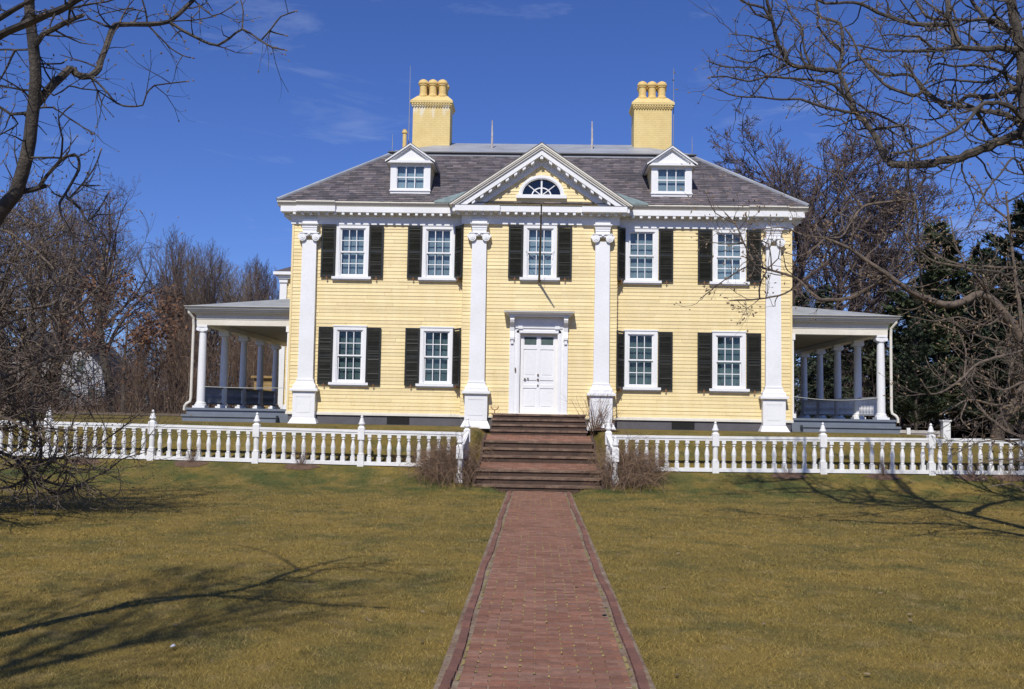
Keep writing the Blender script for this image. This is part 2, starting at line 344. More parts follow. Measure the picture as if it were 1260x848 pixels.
xs = axis_grid(-500, 500, [(-16, 16, .5), (-2.0, 2.06, .08)]); ys = axis_grid(-120, 900, [(-10, 1, .16), (-32, -10, 1.0)])
g = MB(); nx = len(xs)
g.v = [(x, y, gz(x, y)) for y in ys for x in xs]
g.f = [(j * nx + i, j * nx + i + 1, (j + 1) * nx + i + 1, (j + 1) * nx + i) for j in range(len(ys) - 1) for i in range(nx - 1)]
tag(g.build('lawn', 'lawn', smooth=True), kind='structure')
# woodland floor left, behind and right of the house
wf = MB()
for (x0, x1, y0, y1) in ((-300, -11.5, 13, 500), (-11.5, 300, 20, 500)):
    nx_, ny_ = 12, 12
    for i in range(nx_):
        for j in range(ny_):
            xa, xb = x0 + (x1 - x0) * i / nx_, x0 + (x1 - x0) * (i + 1) / nx_; ya, yb = y0 + (y1 - y0) * j / ny_, y0 + (y1 - y0) * (j + 1) / ny_
            wf.add([(xa, ya, 1.475), (xb, ya, 1.475), (xb, yb, 1.475), (xa, yb, 1.475)], [(0, 1, 2, 3)])
tag(wf.build('woodland_floor', 'leaflit'), kind='structure')

# ---------------------------------------------------------------- brick path
rp = random.Random(5)
PX = .05                                   # centre line
bed = MB(); bed.add([(PX - .76, -34, .012), (PX + .76, -34, .012), (PX + .76, -6.02, .012), (PX - .76, -6.02, .012)], [(0, 1, 2, 3)])
tag(bed.build('path_bed', 'mortar'), kind='structure')
pb = MB(); moss = MB(); row = 0; y = -33.9
while y < -6.1:
    off = -.105 if row % 2 else 0
    x = -.60 + off
    while x < .60 - .02:
        a0, a1 = max(x, -.60), min(x + .205, .60)
        if a1 - a0 > .04:
            h = .026 + rp.uniform(-.004, .004) + .006 * math.sin(y * 1.7 + x * 3); t1, t2 = rp.uniform(-.003, .003), rp.uniform(-.003, .003); c = .004
            X0, X1, Y0, Y1 = PX + a0 + rp.uniform(0, .003), PX + a1 - rp.uniform(0, .003), y + rp.uniform(0, .003), y + .069 + rp.uniform(-.003, .002)
            pb.add([(X0, Y0, .005), (X1, Y0, .005), (X1, Y1, .005), (X0, Y1, .005), (X0 + c, Y0 + c, h + t1), (X1 - c, Y0 + c, h + t2), (X1 - c, Y1 - c, h + t2 + .001), (X0 + c, Y1 - c, h + t1)],
                   [(4, 5, 6, 7), (0, 1, 5, 4), (1, 2, 6, 5), (2, 3, 7, 6), (3, 0, 4, 7)])
            dens = .5 + .5 * math.sin(y * .55 + 2.2) * math.cos(x * 3.0 - .4 + y * .13)
            if abs(a1) < .54 and y > -31 and rp.random() < .25 + .5 * dens:
                r = rp.uniform(.006, .018); cx, cy = PX + a1 + .003, y + .035 + rp.uniform(-.015, .015)
                k = 6; rr = [r * rp.uniform(.7, 1.2) for _ in range(k)]
                moss.add([(cx, cy, h + .010)] + [(cx + rr[j] * math.cos(j * math.tau / k), cy + rr[j] * 1.2 * math.sin(j * math.tau / k), h - .002) for j in range(k)], [(0, 1 + j, 1 + (j + 1) % k) for j in range(k)])
        x += .211
    y += .074; row += 1
tag(pb.build('brick_path', 'brick'), kind='structure')
ed = MB()
for s in (-1, 1):
    y = -33.9; wob = 0
    while y < -6.05:
        wob = .012 * math.sin(y * .9 + s) + .008 * math.sin(y * 2.3 + 2 * s)
        xc = PX + s * (.682 + wob); h = .032 + rp.uniform(-.006, .008); tl = rp.uniform(-.004, .006)
        x0, x1 = xc - .040, xc + .040; j = rp.uniform(-.004, .004)
        ed.add([(x0, y, 0), (x1, y + j, 0), (x1, y + .20 + j, 0), (x0, y + .20, 0), (x0 + .006, y + .005, h + s * tl), (x1 - .006, y + .005 + j, h - s * tl), (x1 - .006, y + .195 + j, h - s * tl), (x0 + .006, y + .195, h + s * tl)],
               [(4, 5, 6, 7), (0, 1, 5, 4), (1, 2, 6, 5), (2, 3, 7, 6), (3, 0, 4, 7)])
        if rp.random() < .5:      # pale grit in the crack
            cx = PX + s * (.615 + wob * .5)
            moss.add([(cx - .012, y, .014), (cx + .012, y + .02, .02), (cx + .010, y + .16, .018), (cx - .014, y + .19, .014)], [(0, 1, 2, 3)])
        y += .208
tag(ed.build('path_edging', 'edging'), kind='structure')
tag(moss.build('moss', 'moss'), 'yellow moss tufts dotting the joints of the red brick path', 'moss', kind='stuff')

# ---------------------------------------------------------------- entrance steps
st = thing('entrance_steps', (STX, -3.7, 0), 'brownstone entrance steps in three flights with two brick landings', 'steps')
def flight(w, ys_, zs):        # riser faces at ys_, tread heights zs (len = len(ys_)); each tread runs to the next riser
    tr, ri = MB(), MB()
    for i, (yy, z) in enumerate(zip(ys_, zs)):
        zb = zs[i - 1] if i else z0_[0]
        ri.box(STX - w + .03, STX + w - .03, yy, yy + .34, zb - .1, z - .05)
        yn = ys_[i + 1] if i + 1 < len(ys_) else yy + .36
        dl = random.uniform(-.01, .01)
        # stone slabs in two lengths with a joint
        jx = STX + random.uniform(-.4, .4)
        for a_, b_ in ((STX - w, jx - .003), (jx + .003, STX + w)):
            tr.box(a_, b_, yy - .035, yn + .02, z - .05 + dl * .2, z + dl * .3)
    return tr, ri
tr, ri, br = MB(), MB(), MB()
FL = [(1.52, [-6.0, -5.65, -5.3], [.16, .325, .485], 0.0), (1.45, [-4.2, -3.85, -3.5], [.78, .96, 1.14], .60), (1.35, [-2.4, -2.05, -1.7, -1.35], [1.41, 1.56, 1.705, 1.85], 1.27)]
for w, yy, zz, zb in FL:
    z0_ = [zb]; a_, b_ = flight(w, yy, zz); tr.add(a_.v, a_.f); ri.add(b_.v, b_.f)
tr.box(STX - 1.35, STX + 1.35, -.98, -.36, 1.79, 1.847)
ri.box(STX - 1.32, STX + 1.32, -.98, -.36, 1.3, 1.788)
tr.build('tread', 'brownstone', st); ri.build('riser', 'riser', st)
for w, ya, yb, za, zb in ((1.50, -4.93, -4.2, .492, .60), (1.43, -3.13, -2.4, 1.147, 1.27)):
    b = MB(); ny = 8; nxb = 14
    for j in range(ny):
        for i in range(-1, nxb):
            o_ = (.5 if j % 2 else 0)
            x0 = STX - w + (i + o_) * 2 * w / nxb; x1 = x0 + 2 * w / nxb
            x0, x1 = max(x0, STX - w), min(x1, STX + w)
            if x1 - x0 < .03: continue
            y0 = ya + (yb - ya) * j / ny; y1 = ya + (yb - ya) * (j + 1) / ny; zA = za + (zb - za) * j / ny; zB = za + (zb - za) * (j + 1) / ny
            c = .004; d = random.uniform(0, .005)
            b.add([(x0 + c, y0 + c, zA + d), (x1 - c, y0 + c, zA + d), (x1 - c, y1 - c, zB + d), (x0 + c, y1 - c, zB + d), (x0, y0, zA - .04), (x1, y0, zA - .04), (x1, y1, zB - .04), (x0, y1, zB - .04)],
                  [(0, 1, 2, 3), (4, 5, 1, 0), (5, 6, 2, 1), (6, 7, 3, 2), (7, 4, 0, 3)])
    b.box(STX - w, STX + w, ya, yb, 0.2, za - .03)
    b.build('brick_landing', 'brick', st)
for s in (-1, 1):                           # side walls that hold the bank back
    c = MB()
    for (w, ya, yb, za, zb) in ((1.52, -6.02, -4.93, .12, .54), (1.47, -4.93, -4.2, .54, .66), (1.45, -4.2, -3.13, .66, 1.18), (1.42, -3.13, -2.4, 1.18, 1.3)):
        xa, xb = STX + s * (w + .003), STX + s * (w + .07)
        xa, xb = min(xa, xb), max(xa, xb)
        c.add([(xa, ya, -.1), (xb, ya, -.1), (xb, yb, -.1), (xa, yb, -.1), (xa, ya, za), (xb, ya, za), (xb, yb, zb), (xa, yb, zb)],
              [(0, 3, 2, 1), (4, 5, 6, 7), (0, 1, 5, 4), (1, 2, 6, 5), (2, 3, 7, 6), (3, 0, 4, 7)])
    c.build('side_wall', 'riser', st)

# ---------------------------------------------------------------- the house
H = thing('mansion', (0, 6, 1.45), 'large yellow clapboard mansion with white pilasters, central pediment and two yellow chimneys', 'house')
rh = random.Random(21)
HW, DEP = 7.57, 12.0; PW, PY = 2.31, -.35
def clap(mb, T_, u0, u1, z0, z1, opens=(), clip=None, ex=.108):
    """boards of siding; T_(u, d, z) maps wall coordinates (d = distance out of the wall) to the world"""
    z = z0; 
    while z < z1 - .01:
        zt = min(z + ex, z1); e_ = rh.uniform(-.002, .002)
        a, b = u0, u1
        if clip:
            a, b = clip(z + ex * .5)
            if b - a < .05: z += ex; continue
        iv = [(a, b)]
        for (oa, ob, za, zb) in opens:
            if zt > za + .02 and z < zb - .02:
                nv = []
                for p, q in iv:
                    if oa > p and ob < q: nv += [(p, oa), (ob, q)]
                    elif oa <= p and ob >= q: pass
                    elif oa <= p < ob: nv.append((ob, q))
                    elif oa < q <= ob: nv.append((p, oa))
                    else: nv.append((p, q))
                iv = nv
        for p, q in iv:
            cuts = [p]; c = p + rh.uniform(.6, 4.2)
            while c < q - .4: cuts.append(c); c += rh.uniform(1.6, 4.2)
            cuts.append(q)
            for s_, t_ in zip(cuts, cuts[1:]):
                d0 = .017 + e_ + rh.uniform(-.003, .003); d1 = .004
                t2 = t_ - (.007 if t_ != q else 0)
                mb.add([T_(s_, d0, z), T_(t2, d0, z), T_(t2, d1, zt + .004), T_(s_, d1, zt + .004), T_(s_, 0, z), T_(t2, 0, z)],
                       [(0, 1, 2, 3), (4, 5, 1, 0), (4, 0, 3), (1, 5, 2)])
        z += ex
Tf = lambda y0: (lambda u, d, z: (u, y0 - d, z))
WIN_U = [(-5.73, 5.88, 1.64), (-3.09, 5.88, 1.64), (3.07, 5.88, 1.64), (5.71, 5.88, 1.64)]
WIN_L = [(-5.73, 2.66, 1.74), (-3.09, 2.66, 1.74), (3.07, 2.66, 1.74), (5.71, 2.66, 1.74)]
op = [(x - .45, x + .45, z + .06, z + h - .06) for x, z, h in WIN_U + WIN_L]
# solid backing with the window openings left out
def backing(mb, u0, u1, z0, z1, opens, T_, th=.12):
    us = sorted({u0, u1, *[o[0] for o in opens], *[o[1] for o in opens]}); zs = sorted({z0, z1, *[o[2] for o in opens], *[o[3] for o in opens]})
    for a, b in zip(us, us[1:]):
        for c, d in zip(zs, zs[1:]):
            if any(o[0] - 1e-6 <= a and b <= o[1] + 1e-6 and o[2] - 1e-6 <= c and d <= o[3] + 1e-6 for o in opens): continue
            mb.add([T_(a, -.001, c), T_(b, -.001, c), T_(b, -.001, d), T_(a, -.001, d)], [(0, 1, 2, 3)])
    for o in opens:    # reveals
        a, b, c, d = o
        mb.add([T_(a, 0, c), T_(b, 0, c), T_(b, 0, d), T_(a, 0, d), T_(a, -th, c), T_(b, -th, c), T_(b, -th, d), T_(a, -th, d)], [(0, 4, 5, 1), (1, 5, 6, 2), (2, 6, 7, 3), (3, 7, 4, 0)])
for a_, b_ in ((-HW, -PW), (PW, HW)):
    w = MB(); ol = [o for o in op if a_ < o[0] < b_]; clap(w, Tf(0), a_, b_, 1.80, 7.53, ol); backing(w, a_, b_, 1.7, 7.6, ol, Tf(0)); w.build('wall', 'yellow', H)
w = MB(); opc = [(-.455, .445, 5.94, 7.46), (-.56, .56, 1.87, 4.23)]
clap(w, Tf(PY), -PW, PW, 1.86, 7.53, opc); backing(w, -PW, PW, 1.7, 7.6, opc, Tf(PY), .3)
for s in (-1, 1): clap(w, (lambda s: lambda u, d, z: (s * (PW + d), u, z))(s), PY, -.005, 1.80, 7.53)
w.build('wall', 'yellow', H)
for s in (-1, 1):
    w = MB(); T_ = (lambda s: lambda u, d, z: (s * (HW + d), u, z))(s)
    so = [(y - .45, y + .45, 6.0, 7.4) for y in (2.2, 5.2, 8.2)] + [(y - .45, y + .45, 2.1, 4.0) for y in (2.2, 5.2, 8.2)]
    clap(w, T_, 0, DEP, 1.80, 7.53, so); backing(w, 0, DEP, 1.7, 7.6, so, T_); w.build('wall', 'yellow', H)
    cb = MB(); cb.box(s * HW - .03 * s if s > 0 else -HW - .03, s * HW + .03 if s > 0 else -HW + .03, -.034, -.001, 1.8, 7.53) ; cb.build('corner_board', 'yellow', H)
w = MB(); clap(w, lambda u, d, z: (u, DEP + d, z), -HW, HW, 1.8, 7.53); w.box(-HW, HW, DEP - .1, DEP, 1.7, 7.6); w.build('wall', 'yellow', H)
# unseen dark box filling the house so that nothing shines through
iv = MB(); iv.box(-HW + .05, HW - .05, .6, DEP - .15, 1.7, 7.5); iv.build('interior', 'dark', H)
# foundation and water table
f = MB(); f.box(-HW + .02, -PW, -.02, .3, 1.2, 1.72); f.box(PW, HW - .02, -.02, .3, 1.2, 1.72); f.box(-PW + .02, PW - .02, PY - .02, PY + .3, 1.2, 1.72)
f.box(-HW + .02, -HW + .3, .3, DEP, 1.2, 1.72); f.box(HW - .3, HW - .02, .3, DEP, 1.2, 1.72); f.box(-HW + .02, HW - .02, DEP - .2, DEP, 1.2, 1.72)
fo = f.build('foundation', 'found', H)
for x in (-4.2, 4.35):
    v = MB(); v.box(x - .34, x + .34, -.03, -.021, 1.47, 1.705); v.build('vent', 'dark', fo)
for (x0, x1, y) in ((-HW - .05, -PW, 0), (PW, HW + .05, 0)): wt = MB(); wt.box(x0, x1, y - .07, y, 1.722, 1.782); wt.box(x0, x1, y - .05, y - .0, 1.7821, 1.812); wt.build('water_table', 'cream', H)
for x0, x1 in ((-PW - .05, -1.36), (1.40, PW + .05)): wt = MB(); wt.box(x0, x1, PY - .07, PY, 1.722, 1.78); wt.build('water_table', 'cream', H)
for s in (-1, 1): wt = MB(); wt.box(min(s * HW, s * (HW + .05)), max(s * HW, s * (HW + .05)), .001, DEP, 1.722, 1.80); wt.build('water_table', 'cream', H)

# windows ------------------------------------------------------
def window_meshes(h, cols, rows_top, rows_bot, tag_):
    fr = MB(); y = 0; hw = .50
    for x0, x1 in ((-hw, -hw + .10), (hw - .10, hw)): fr.box(x0, x1, -.055, .02, 0.05, h)
    fr.box(-hw + .10, hw - .10, -.055, .02, h - .10, h)
    fr.box(-hw - .02, hw + .02, -.075, -.0, h + .001, h + .04)
    for x0, x1 in ((-hw + .10, -hw + .13), (hw - .13, hw - .10)): fr.box(x0, x1, -.03, .1, .05, h - .1)
    fr.box(-hw + .10, hw - .10, .0, .1, .05, .09)
    sash = MB(); gl = MB(); gx = .37; mid = .09 + (h - .19) * .5
    def one(z0, z1, yy, rows):
        sash.box(-gx, -gx + .035, yy, yy + .035, z0, z1); sash.box(gx - .035, gx, yy, yy + .035, z0, z1)
        sash.box(-gx + .035, gx - .035, yy, yy + .035, z0, z0 + .045); sash.box(-gx + .035, gx - .035, yy, yy + .035, z1 - .045, z1)
        iw = 2 * gx - .07
        for c in range(1, cols): x = -gx + .035 + iw * c / cols; sash.box(x - .011, x + .011, yy + .003, yy + .03, z0 + .045, z1 - .045)
        ih = z1 - z0 - .09
        for r in range(1, rows):
            z = z0 + .045 + ih * r / rows
            for c in range(cols): xa = -gx + .035 + iw * c / cols + (.011 if c else 0); xb = -gx + .035 + iw * (c + 1) / cols - (.011 if c < cols - 1 else 0); sash.box(xa, xb, yy + .005, yy + .028, z - .011, z + .011)
        gl.add([(-gx + .03, yy + .02, z0 + .04), (gx - .03, yy + .02, z0 + .04), (gx - .03, yy + .02, z1 - .04), (-gx + .03, yy + .02, z1 - .04)], [(0, 1, 2, 3)])
    one(mid - .02, h - .10, -.005, rows_top); one(.09, mid + .022, .035, rows_bot)
    sill = MB(); sill.box(-hw - .10, hw + .10, -.13, .0, -.03, .045); sill.box(-hw - .06, hw + .06, -.09, -.0, -.07, -.032)
    bl = MB(); n = 20
    for i in range(n):   # gently waving cloth
        x0 = -.45 + .9 * i / n; x1 = -.45 + .9 * (i + 1) / n; y0 = .16 + .004 * math.sin(i * 1.7); y1 = .16 + .004 * math.sin((i + 1) * 1.7)
        bl.add([(x0, y0, .02), (x1, y1, .02), (x1, y1, h - .02), (x0, y0, h - .02)], [(0, 1, 2, 3)])
    return [b.mesh(n_, m_) for b, n_, m_ in ((fr, 'window' + tag_, 'white'), (sash, 'sash' + tag_, 'white'), (gl, 'pane' + tag_, 'glass'), (sill, 'sill' + tag_, 'white'))] + [bl]
WU = window_meshes(1.64, 3, 2, 2, ''); WLo = window_meshes(1.74, 3, 2, 2, '')
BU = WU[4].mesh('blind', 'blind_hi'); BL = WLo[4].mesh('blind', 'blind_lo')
def put_window(x, y, z, ms, bl, rot=0):
    f_ = place('window', ms[0], H, (x, y, z), rot)
    for n_, m_ in (('sash', ms[1]), ('pane', ms[2]), ('sill', ms[3]), ('blind', bl)): place(n_, m_, f_, (0, 0, 0), 0, local=True)
    return f_
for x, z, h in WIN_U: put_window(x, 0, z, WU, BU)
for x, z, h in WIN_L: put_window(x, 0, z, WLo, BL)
put_window(-.005, PY, 5.88, WU, BU)
for s in (-1, 1):
    for y in (2.2, 5.2, 8.2): put_window(s * HW, y, 5.88, WU, BU, s * math.pi / 2); put_window(s * HW, y, 2.2, WLo, BL, s * math.pi / 2)
# shutters ------------------------------------------------------
def shutter_mesh(h, s, w_=.435):
    m = MB(); rr = random.Random(int(h * 100) + s)
    def bx(a, b, y0, y1, z0, z1): m.box(min(s * a, s * b), max(s * a, s * b), y0, y1, z0, z1)
    bx(0, .05, -.035, 0, 0, h); bx(w_ - .05, w_, -.035, 0, 0, h)
    for z0, z1 in ((0, .07), (h * .5 - .03, h * .5 + .03), (h - .06, h)): bx(.05, w_ - .05, -.034, -.002, z0, z1)
    for z0, z1 in ((.07, h * .5 - .03), (h * .5 + .03, h - .06)):
        z = z0 + .01
        while z < z1 - .02:
            t = rr.uniform(-.005, .005) if rr.random() < .8 else rr.uniform(.008, .02); a, b = s * .05, s * (w_ - .05)
            a, b = min(a, b), max(a, b)
            m.add([(a, -.038 - t * .3, z - .004), (b, -.038 - t * .3, z - .004), (b, -.006, z + .034 + t), (a, -.006, z + .034 + t), (a, -.032, z - .008), (b, -.032, z - .008), (b, -.0, z + .03 + t), (a, -.0, z + .03 + t)],
                  [(0, 1, 2, 3), (4, 7, 6, 5), (0, 4, 5, 1), (3, 2, 6, 7), (0, 3, 7, 4), (1, 5, 6, 2)])
            z += .036
    return m.mesh('shutter', 'shutter')
hook = MB(); hook.box(-.012, .012, -.05, -.03, -.07, .03); hook.box(-.035, .035, -.052, -.046, -.03, -.015); HK = hook.mesh('shutter_hook', 'rust')
stay = MB(); stay.tube([(0, -.02, .02), (.03, .12, -.02), (.02, .30, -.16)], .012, 5); 
for ws, dz, hh in ((WIN_U, .02, 1.60), (WIN_L, -.02, 1.74)):
    ML, MR = shutter_mesh(hh, -1), shutter_mesh(hh, 1)
    for x, z, h in ws + ([(-.005, 5.88, 0)] if ws is WIN_U else []):
        yw = PY if abs(x) < 1 else 0
        for s, me in ((-1, ML), (1, MR)):
            inner = (abs(x) > 2.9 and abs(x) < 3.2 and s * x < 0)
            rot = -s * rad(-56) * -1 if inner else 0
            o = place('shutter', me, H, (x + s * .515, yw - .045 - rh.uniform(0, .01), z + dz), -s * rad(55) if inner else s * rad(rh.uniform(-1.5, 1.)))
            place('shutter_hook', HK, o, (s * .24, 0, 0), 0, local=True)
            if inner: b = MB(); b.tube([(s * .22, -.02, -.02), (s * .30, .10, -.06), (s * .40, .20, -.14)], .013, 5); b.build('shutter_stay', 'pole', o, (0, 0, 0), 0, local=True)

# pilasters ------------------------------------------------------
def pilaster(x, y):
    c = MB(); sh = MB(); sh.frus(-.235, .235, -.16, 0, 2.78, -.215, .215, -.16, 0, 7.02)
    p = sh.build('pilaster', 'white', H, (x, y, 0))
    b = MB()
    b.frus(-.44, .44, -.38, 0, 1.40, -.43, .43, -.37, 0, 1.47); b.frus(-.42, .42, -.36, 0, 1.471, -.345, .345, -.245, 0, 1.63)
    b.box(-.335, .335, -.235, 0, 1.631, 2.38)
    b.frus(-.335, .335, -.235, 0, 2.381, -.385, .385, -.29, 0, 2.425); b.box(-.42, .42, -.32, 0, 2.426, 2.49); b.box(-.40, .40, -.30, 0, 2.491, 2.505)
    t = .012      # raised frame of the panel
    for x0, x1, z0, z1 in ((-.335, -.225, 1.64, 2.375), (.225, .335, 1.64, 2.375), (-.225, .225, 1.64, 1.76), (-.225, .225, 2.25, 2.375)): b.box(x0, x1, -.235 - t, -.2352, z0, z1)
    b.frus(-.21, .21, -.235 - t, -.2352, 1.78, -.20, .20, -.235 - t, -.2352, 2.235)
    b.build('pedestal', 'white', p, (0, 0, 0), 0, local=True)
    q = MB(); q.box(-.345, .345, -.245, 0, 2.506, 2.60); q.frus(-.33, .33, -.235, 0, 2.601, -.29, .29, -.205, 0, 2.66); q.frus(-.285, .285, -.20, 0, 2.661, -.26, .26, -.18, 0, 2.74); q.box(-.27, .27, -.19, 0, 2.741, 2.779)
    q.build('base_moulding', 'white', p, (0, 0, 0), 0, local=True)
    k = MB()
    for s in (-1, 1):
        k.cyl_y(s * .205, 7.10, .115, -.235, -.001, 18); k.cyl_y(s * .205, 7.10, .075, -.250, -.2351, 14); k.cyl_y(s * .205, 7.10, .03, -.262, -.2501, 10)
        k.cyl_y(s * .30, 7.145, .055, -.20, -.001, 12)
    k.extr([(-.20, 7.10), (-.13, 7.13), (0, 7.145), (.13, 7.13), (.20, 7.10), (.20, 7.215), (-.20, 7.215)], -.21, -.001)
    for i in range(5): k.cyl_y(-.12 + .06 * i, 7.165, .022, -.225, -.2101, 8)
    k.box(-.30, .30, -.25, -.001, 7.216, 7.245); k.cyl_y(0, 7.205, .04, -.262, -.2501, 10)
    k.box(-.21, .21, -.17, -.001, 7.246, 7.33); k.box(-.22, .22, -.185, -.001, 7.331, 7.40); k.box(-.23, .23, -.20, -.001, 7.401, 7.465)
    k.frus(-.235, .235, -.205, -.001, 7.466, -.275, .275, -.25, -.001, 7.50); k.box(-.275, .275, -.25, -.001, 7.501, 7.53)
    k.box(-.225, .225, -.17, -.0601, 7.531, 7.66)
    k.build('capital', 'white', p, (0, 0, 0), 0, local=True)
for x, y in ((-7.03, 0), (-1.83, PY), (1.86, PY), (7.01, 0)): pilaster(x, y)

# entablature and cornice ------------------------------------------------------
fz = MB()
def ring(mb, o, z0, z1): mb.box(-HW - o, HW + o, -o, DEP + o, z0, z1)
def pav(mb, o, om, z0, z1): mb.box(-PW - o, PW + o, PY - o, -om, z0, z1)
ring(fz, .06, 7.53, 7.80); pav(fz, .06, .0605, 7.53, 7.80)
ring(fz, .11, 7.80, 7.86); pav(fz, .11, .1105, 7.80, 7.86)
fz.build('frieze', 'white', H)
co = MB(); ring(co, .33, 7.861, 8.03); pav(co, .33, .3305, 7.861, 8.03)
for s in (-1, 1):     # the cornice steps forward above each pilaster
    a, b = sorted((s * 6.22, s * 7.40)); co.box(a, b, -.42, -.3305, 7.862, 8.028)
    a, b = sorted((s * 1.22, s * 2.56)); co.box(a, b, PY - .42, PY - .3305, 7.862, 8.028)
co.build('cornice', 'white', H)
cy = MB(); 
def cyma(x0, x1, y0):   # three-fillet moulding, drawn as a stepped slope
    cy.add([(x0, y0, 8.031), (x1, y0, 8.031), (x1, y0 - .02, 8.06), (x0, y0 - .02, 8.06), (x1, y0 - .07, 8.13), (x0, y0 - .07, 8.13), (x1, y0 - .09, 8.135), (x0, y0 - .09, 8.135), (x1, y0 - .09, 8.17), (x0, y0 - .09, 8.17), (x1, y0 + .33, 8.17), (x0, y0 + .33, 8.17), (x1, y0 + .33, 8.031), (x0, y0 + .33, 8.031)],
           [(0, 1, 2, 3), (3, 2, 4, 5), (5, 4, 6, 7), (7, 6, 8, 9), (9, 8, 10, 11), (11, 10, 12, 13), (13, 12, 1, 0), (0, 3, 5, 7, 9, 11, 13), (1, 12, 10, 8, 6, 4, 2)])
cyma(-HW - .42, -7.401, -.33); cyma(-6.219, -PW - .34, -.33); cyma(-7.40, -6.22, -.42)
cyma(PW + .34, 6.219, -.33); cyma(7.401, HW + .42, -.33); cyma(6.22, 7.40, -.42)
for s in (-1, 1): a, b = sorted((s * (HW + .33), s * (HW + .42))); cy.box(a, b, -.0, DEP + .33, 8.05, 8.168)
cy.box(-HW - .42, HW + .42, DEP + .331, DEP + .42, 8.05, 8.168)
cy.build('gutter_moulding', 'cream', H)
lf = MB(); lf.box(-PW - .335, PW + .335, PY - .335, -.43, 8.031, 8.045)
for s in (-1, 1): a, b = sorted((s * 1.215, s * 2.565)); lf.box(a, b, PY - .425, PY - .3351, 8.0312, 8.045)
lf.build('lead_flashing', 'lead_dark', H)
def mod(mb, x, y0, y1): mb.box(x - .04, x + .04, y0, y1, 7.785, 7.8605)
mr_ = MB()
for s in (-1, 1):
    x = PW + .46
    while x < HW + .1: mod(mr_, s * x, -.315, -.1105); x += .248
mr_.build('modillion_row', 'white', H)
mr_ = MB(); x = -PW - .16
while x < PW + .2: mod(mr_, x, PY - .315, PY - .1105); x += .2475
mr_.build('modillion_row', 'white', H)
for s in (-1, 1):
    m_ = MB(); y = .1
    while y < DEP: m_.box(*sorted((s * (HW + .1105), s * (HW + .315))), y - .045, y + .045, 7.768, 7.8605); y += .248
    m_.build('modillion_row', 'white', H)

# pediment ------------------------------------------------------
AP, SL, ZB = 9.93, .686, 8.046
ped = MB()
def rake(mb, t0, t1, y0, y1, zc=ZB, ap=AP, sl=SL, xmax=2.69):
    for s in (-1, 1):
        xt = min((ap - t0 - zc) / sl, xmax); xb = (ap - t1 - zc) / sl
        poly = [(s * .0, ap - t0), (s * xt, ap - t0 - sl * xt)]
        if xb < xmax - .001: 
            if ap - t0 - sl * xt > zc + .003: poly.append((s * xt, zc))
            poly.append((s * xb, zc))
        else: poly.append((s * xmax, ap - t1 - sl * xmax))
        poly.append((s * .0, ap - t1))
        if s < 0: poly = poly[::-1]
        mb.extr(poly, y0, y1)
rake(ped, 0.0, .055, PY - .43, 2.0, xmax=2.74)
rake(ped, .0555, .10, PY - .41, 2.0); rake(ped, .1005, .165, PY - .375, 1.9)
P_ = ped.build('pediment', 'cream', H)
p2 = MB(); rake(p2, .1655, .345, PY - .33, 1.6); p2.build('raking_cornice', 'white', P_)
p3 = MB(); rake(p3, .3455, .41, PY - .11, .3); rake(p3, .4105, .60, PY - .06, .3); p3.build('raking_frieze', 'white', P_)
pm = MB()
for s in (-1, 1):
    x = .27
    while x < 2.05:
        zt = AP - .3460 - SL * x; dz = SL * .045
        pm.add([(s * (x - .045), yy, zt - .085 + dz) for yy in (PY - .31, PY - .1105)] + [(s * (x + .045), yy, zt - .085 - dz) for yy in (PY - .31, PY - .1105)] + [(s * (x - .045), yy, zt + dz) for yy in (PY - .31, PY - .1105)] + [(s * (x + .045), yy, zt - dz) for yy in (PY - .31, PY - .1105)],
               [(0, 1, 3, 2), (4, 6, 7, 5), (0, 2, 6, 4), (1, 5, 7, 3), (0, 4, 5, 1), (2, 3, 7, 6)]); x += .25
pm.box(-.045, .045, PY - .31, PY - .1105, AP - .46, AP - .375)
pm.build('modillion_row', 'white', P_)
ty = MB(); FX, FZ, FA, FB = .01, 8.43, .60, .52       # lunette centre and radii
def tyclip(z): q = (AP - .50 - z) / SL; return (-q, q)
ELL = [(FX + FA * math.cos(t * math.pi / 24), FZ + FB * math.sin(t * math.pi / 24)) for t in range(25)]
z = 8.05
while z < 9.4:
    zc_ = z + .05; a, b = tyclip(zc_); hole = None
    if FZ - .06 < zc_ < FZ + FB: hw_ = FA * math.sqrt(max(0, 1 - ((zc_ - FZ) / FB) ** 2)) if zc_ > FZ else FA; hole = (FX - hw_, FX + hw_, z - .1, z + .2)
    clap(ty, Tf(PY), a, b, z, z + .1005, [hole] if hole else [], ex=.1005) if b - a > .1 else None
    z += .1005
ty.build('tympanum', 'yellow', P_)
tb = MB()       # attic void behind the tympanum, and cover boards above the opening
tb.extr([(-2.0, 8.05), (2.0, 8.05), (0, 9.42)], PY + .25, PY + .3); tb.build('attic_back', 'fan_dark', P_)
fw = MB(); n = 24
def arc_band(mb, a0, b0, a1, b1, y0, y1, n=24):
    for i in range(n):
        t0, t1 = math.pi * i / n, math.pi * (i + 1) / n
        q = [(FX + a0 * math.cos(t0), FZ + b0 * math.sin(t0)), (FX + a1 * math.cos(t0), FZ + b1 * math.sin(t0)), (FX + a1 * math.cos(t1), FZ + b1 * math.sin(t1)), (FX + a0 * math.cos(t1), FZ + b0 * math.sin(t1))]
        mb.extr(q, y0, y1)
arc_band(fw, .575, .495, .69, .61, PY - .06, PY + .05); arc_band(fw, .60, .52, .665, .585, PY - .075, PY - .0601)
fw.box(FX - .76, FX + .76, PY - .10, PY + .05, FZ - .10, FZ - .0)
FWo = fw.build('fan_window', 'white', P_)
mu = MB(); arc_band(mu, .265, .215, .30, .25, PY + .0, PY + .03)
mu.box(FX - .025, FX + .025, PY - .005, PY + .03, FZ + .001, FZ + .5)
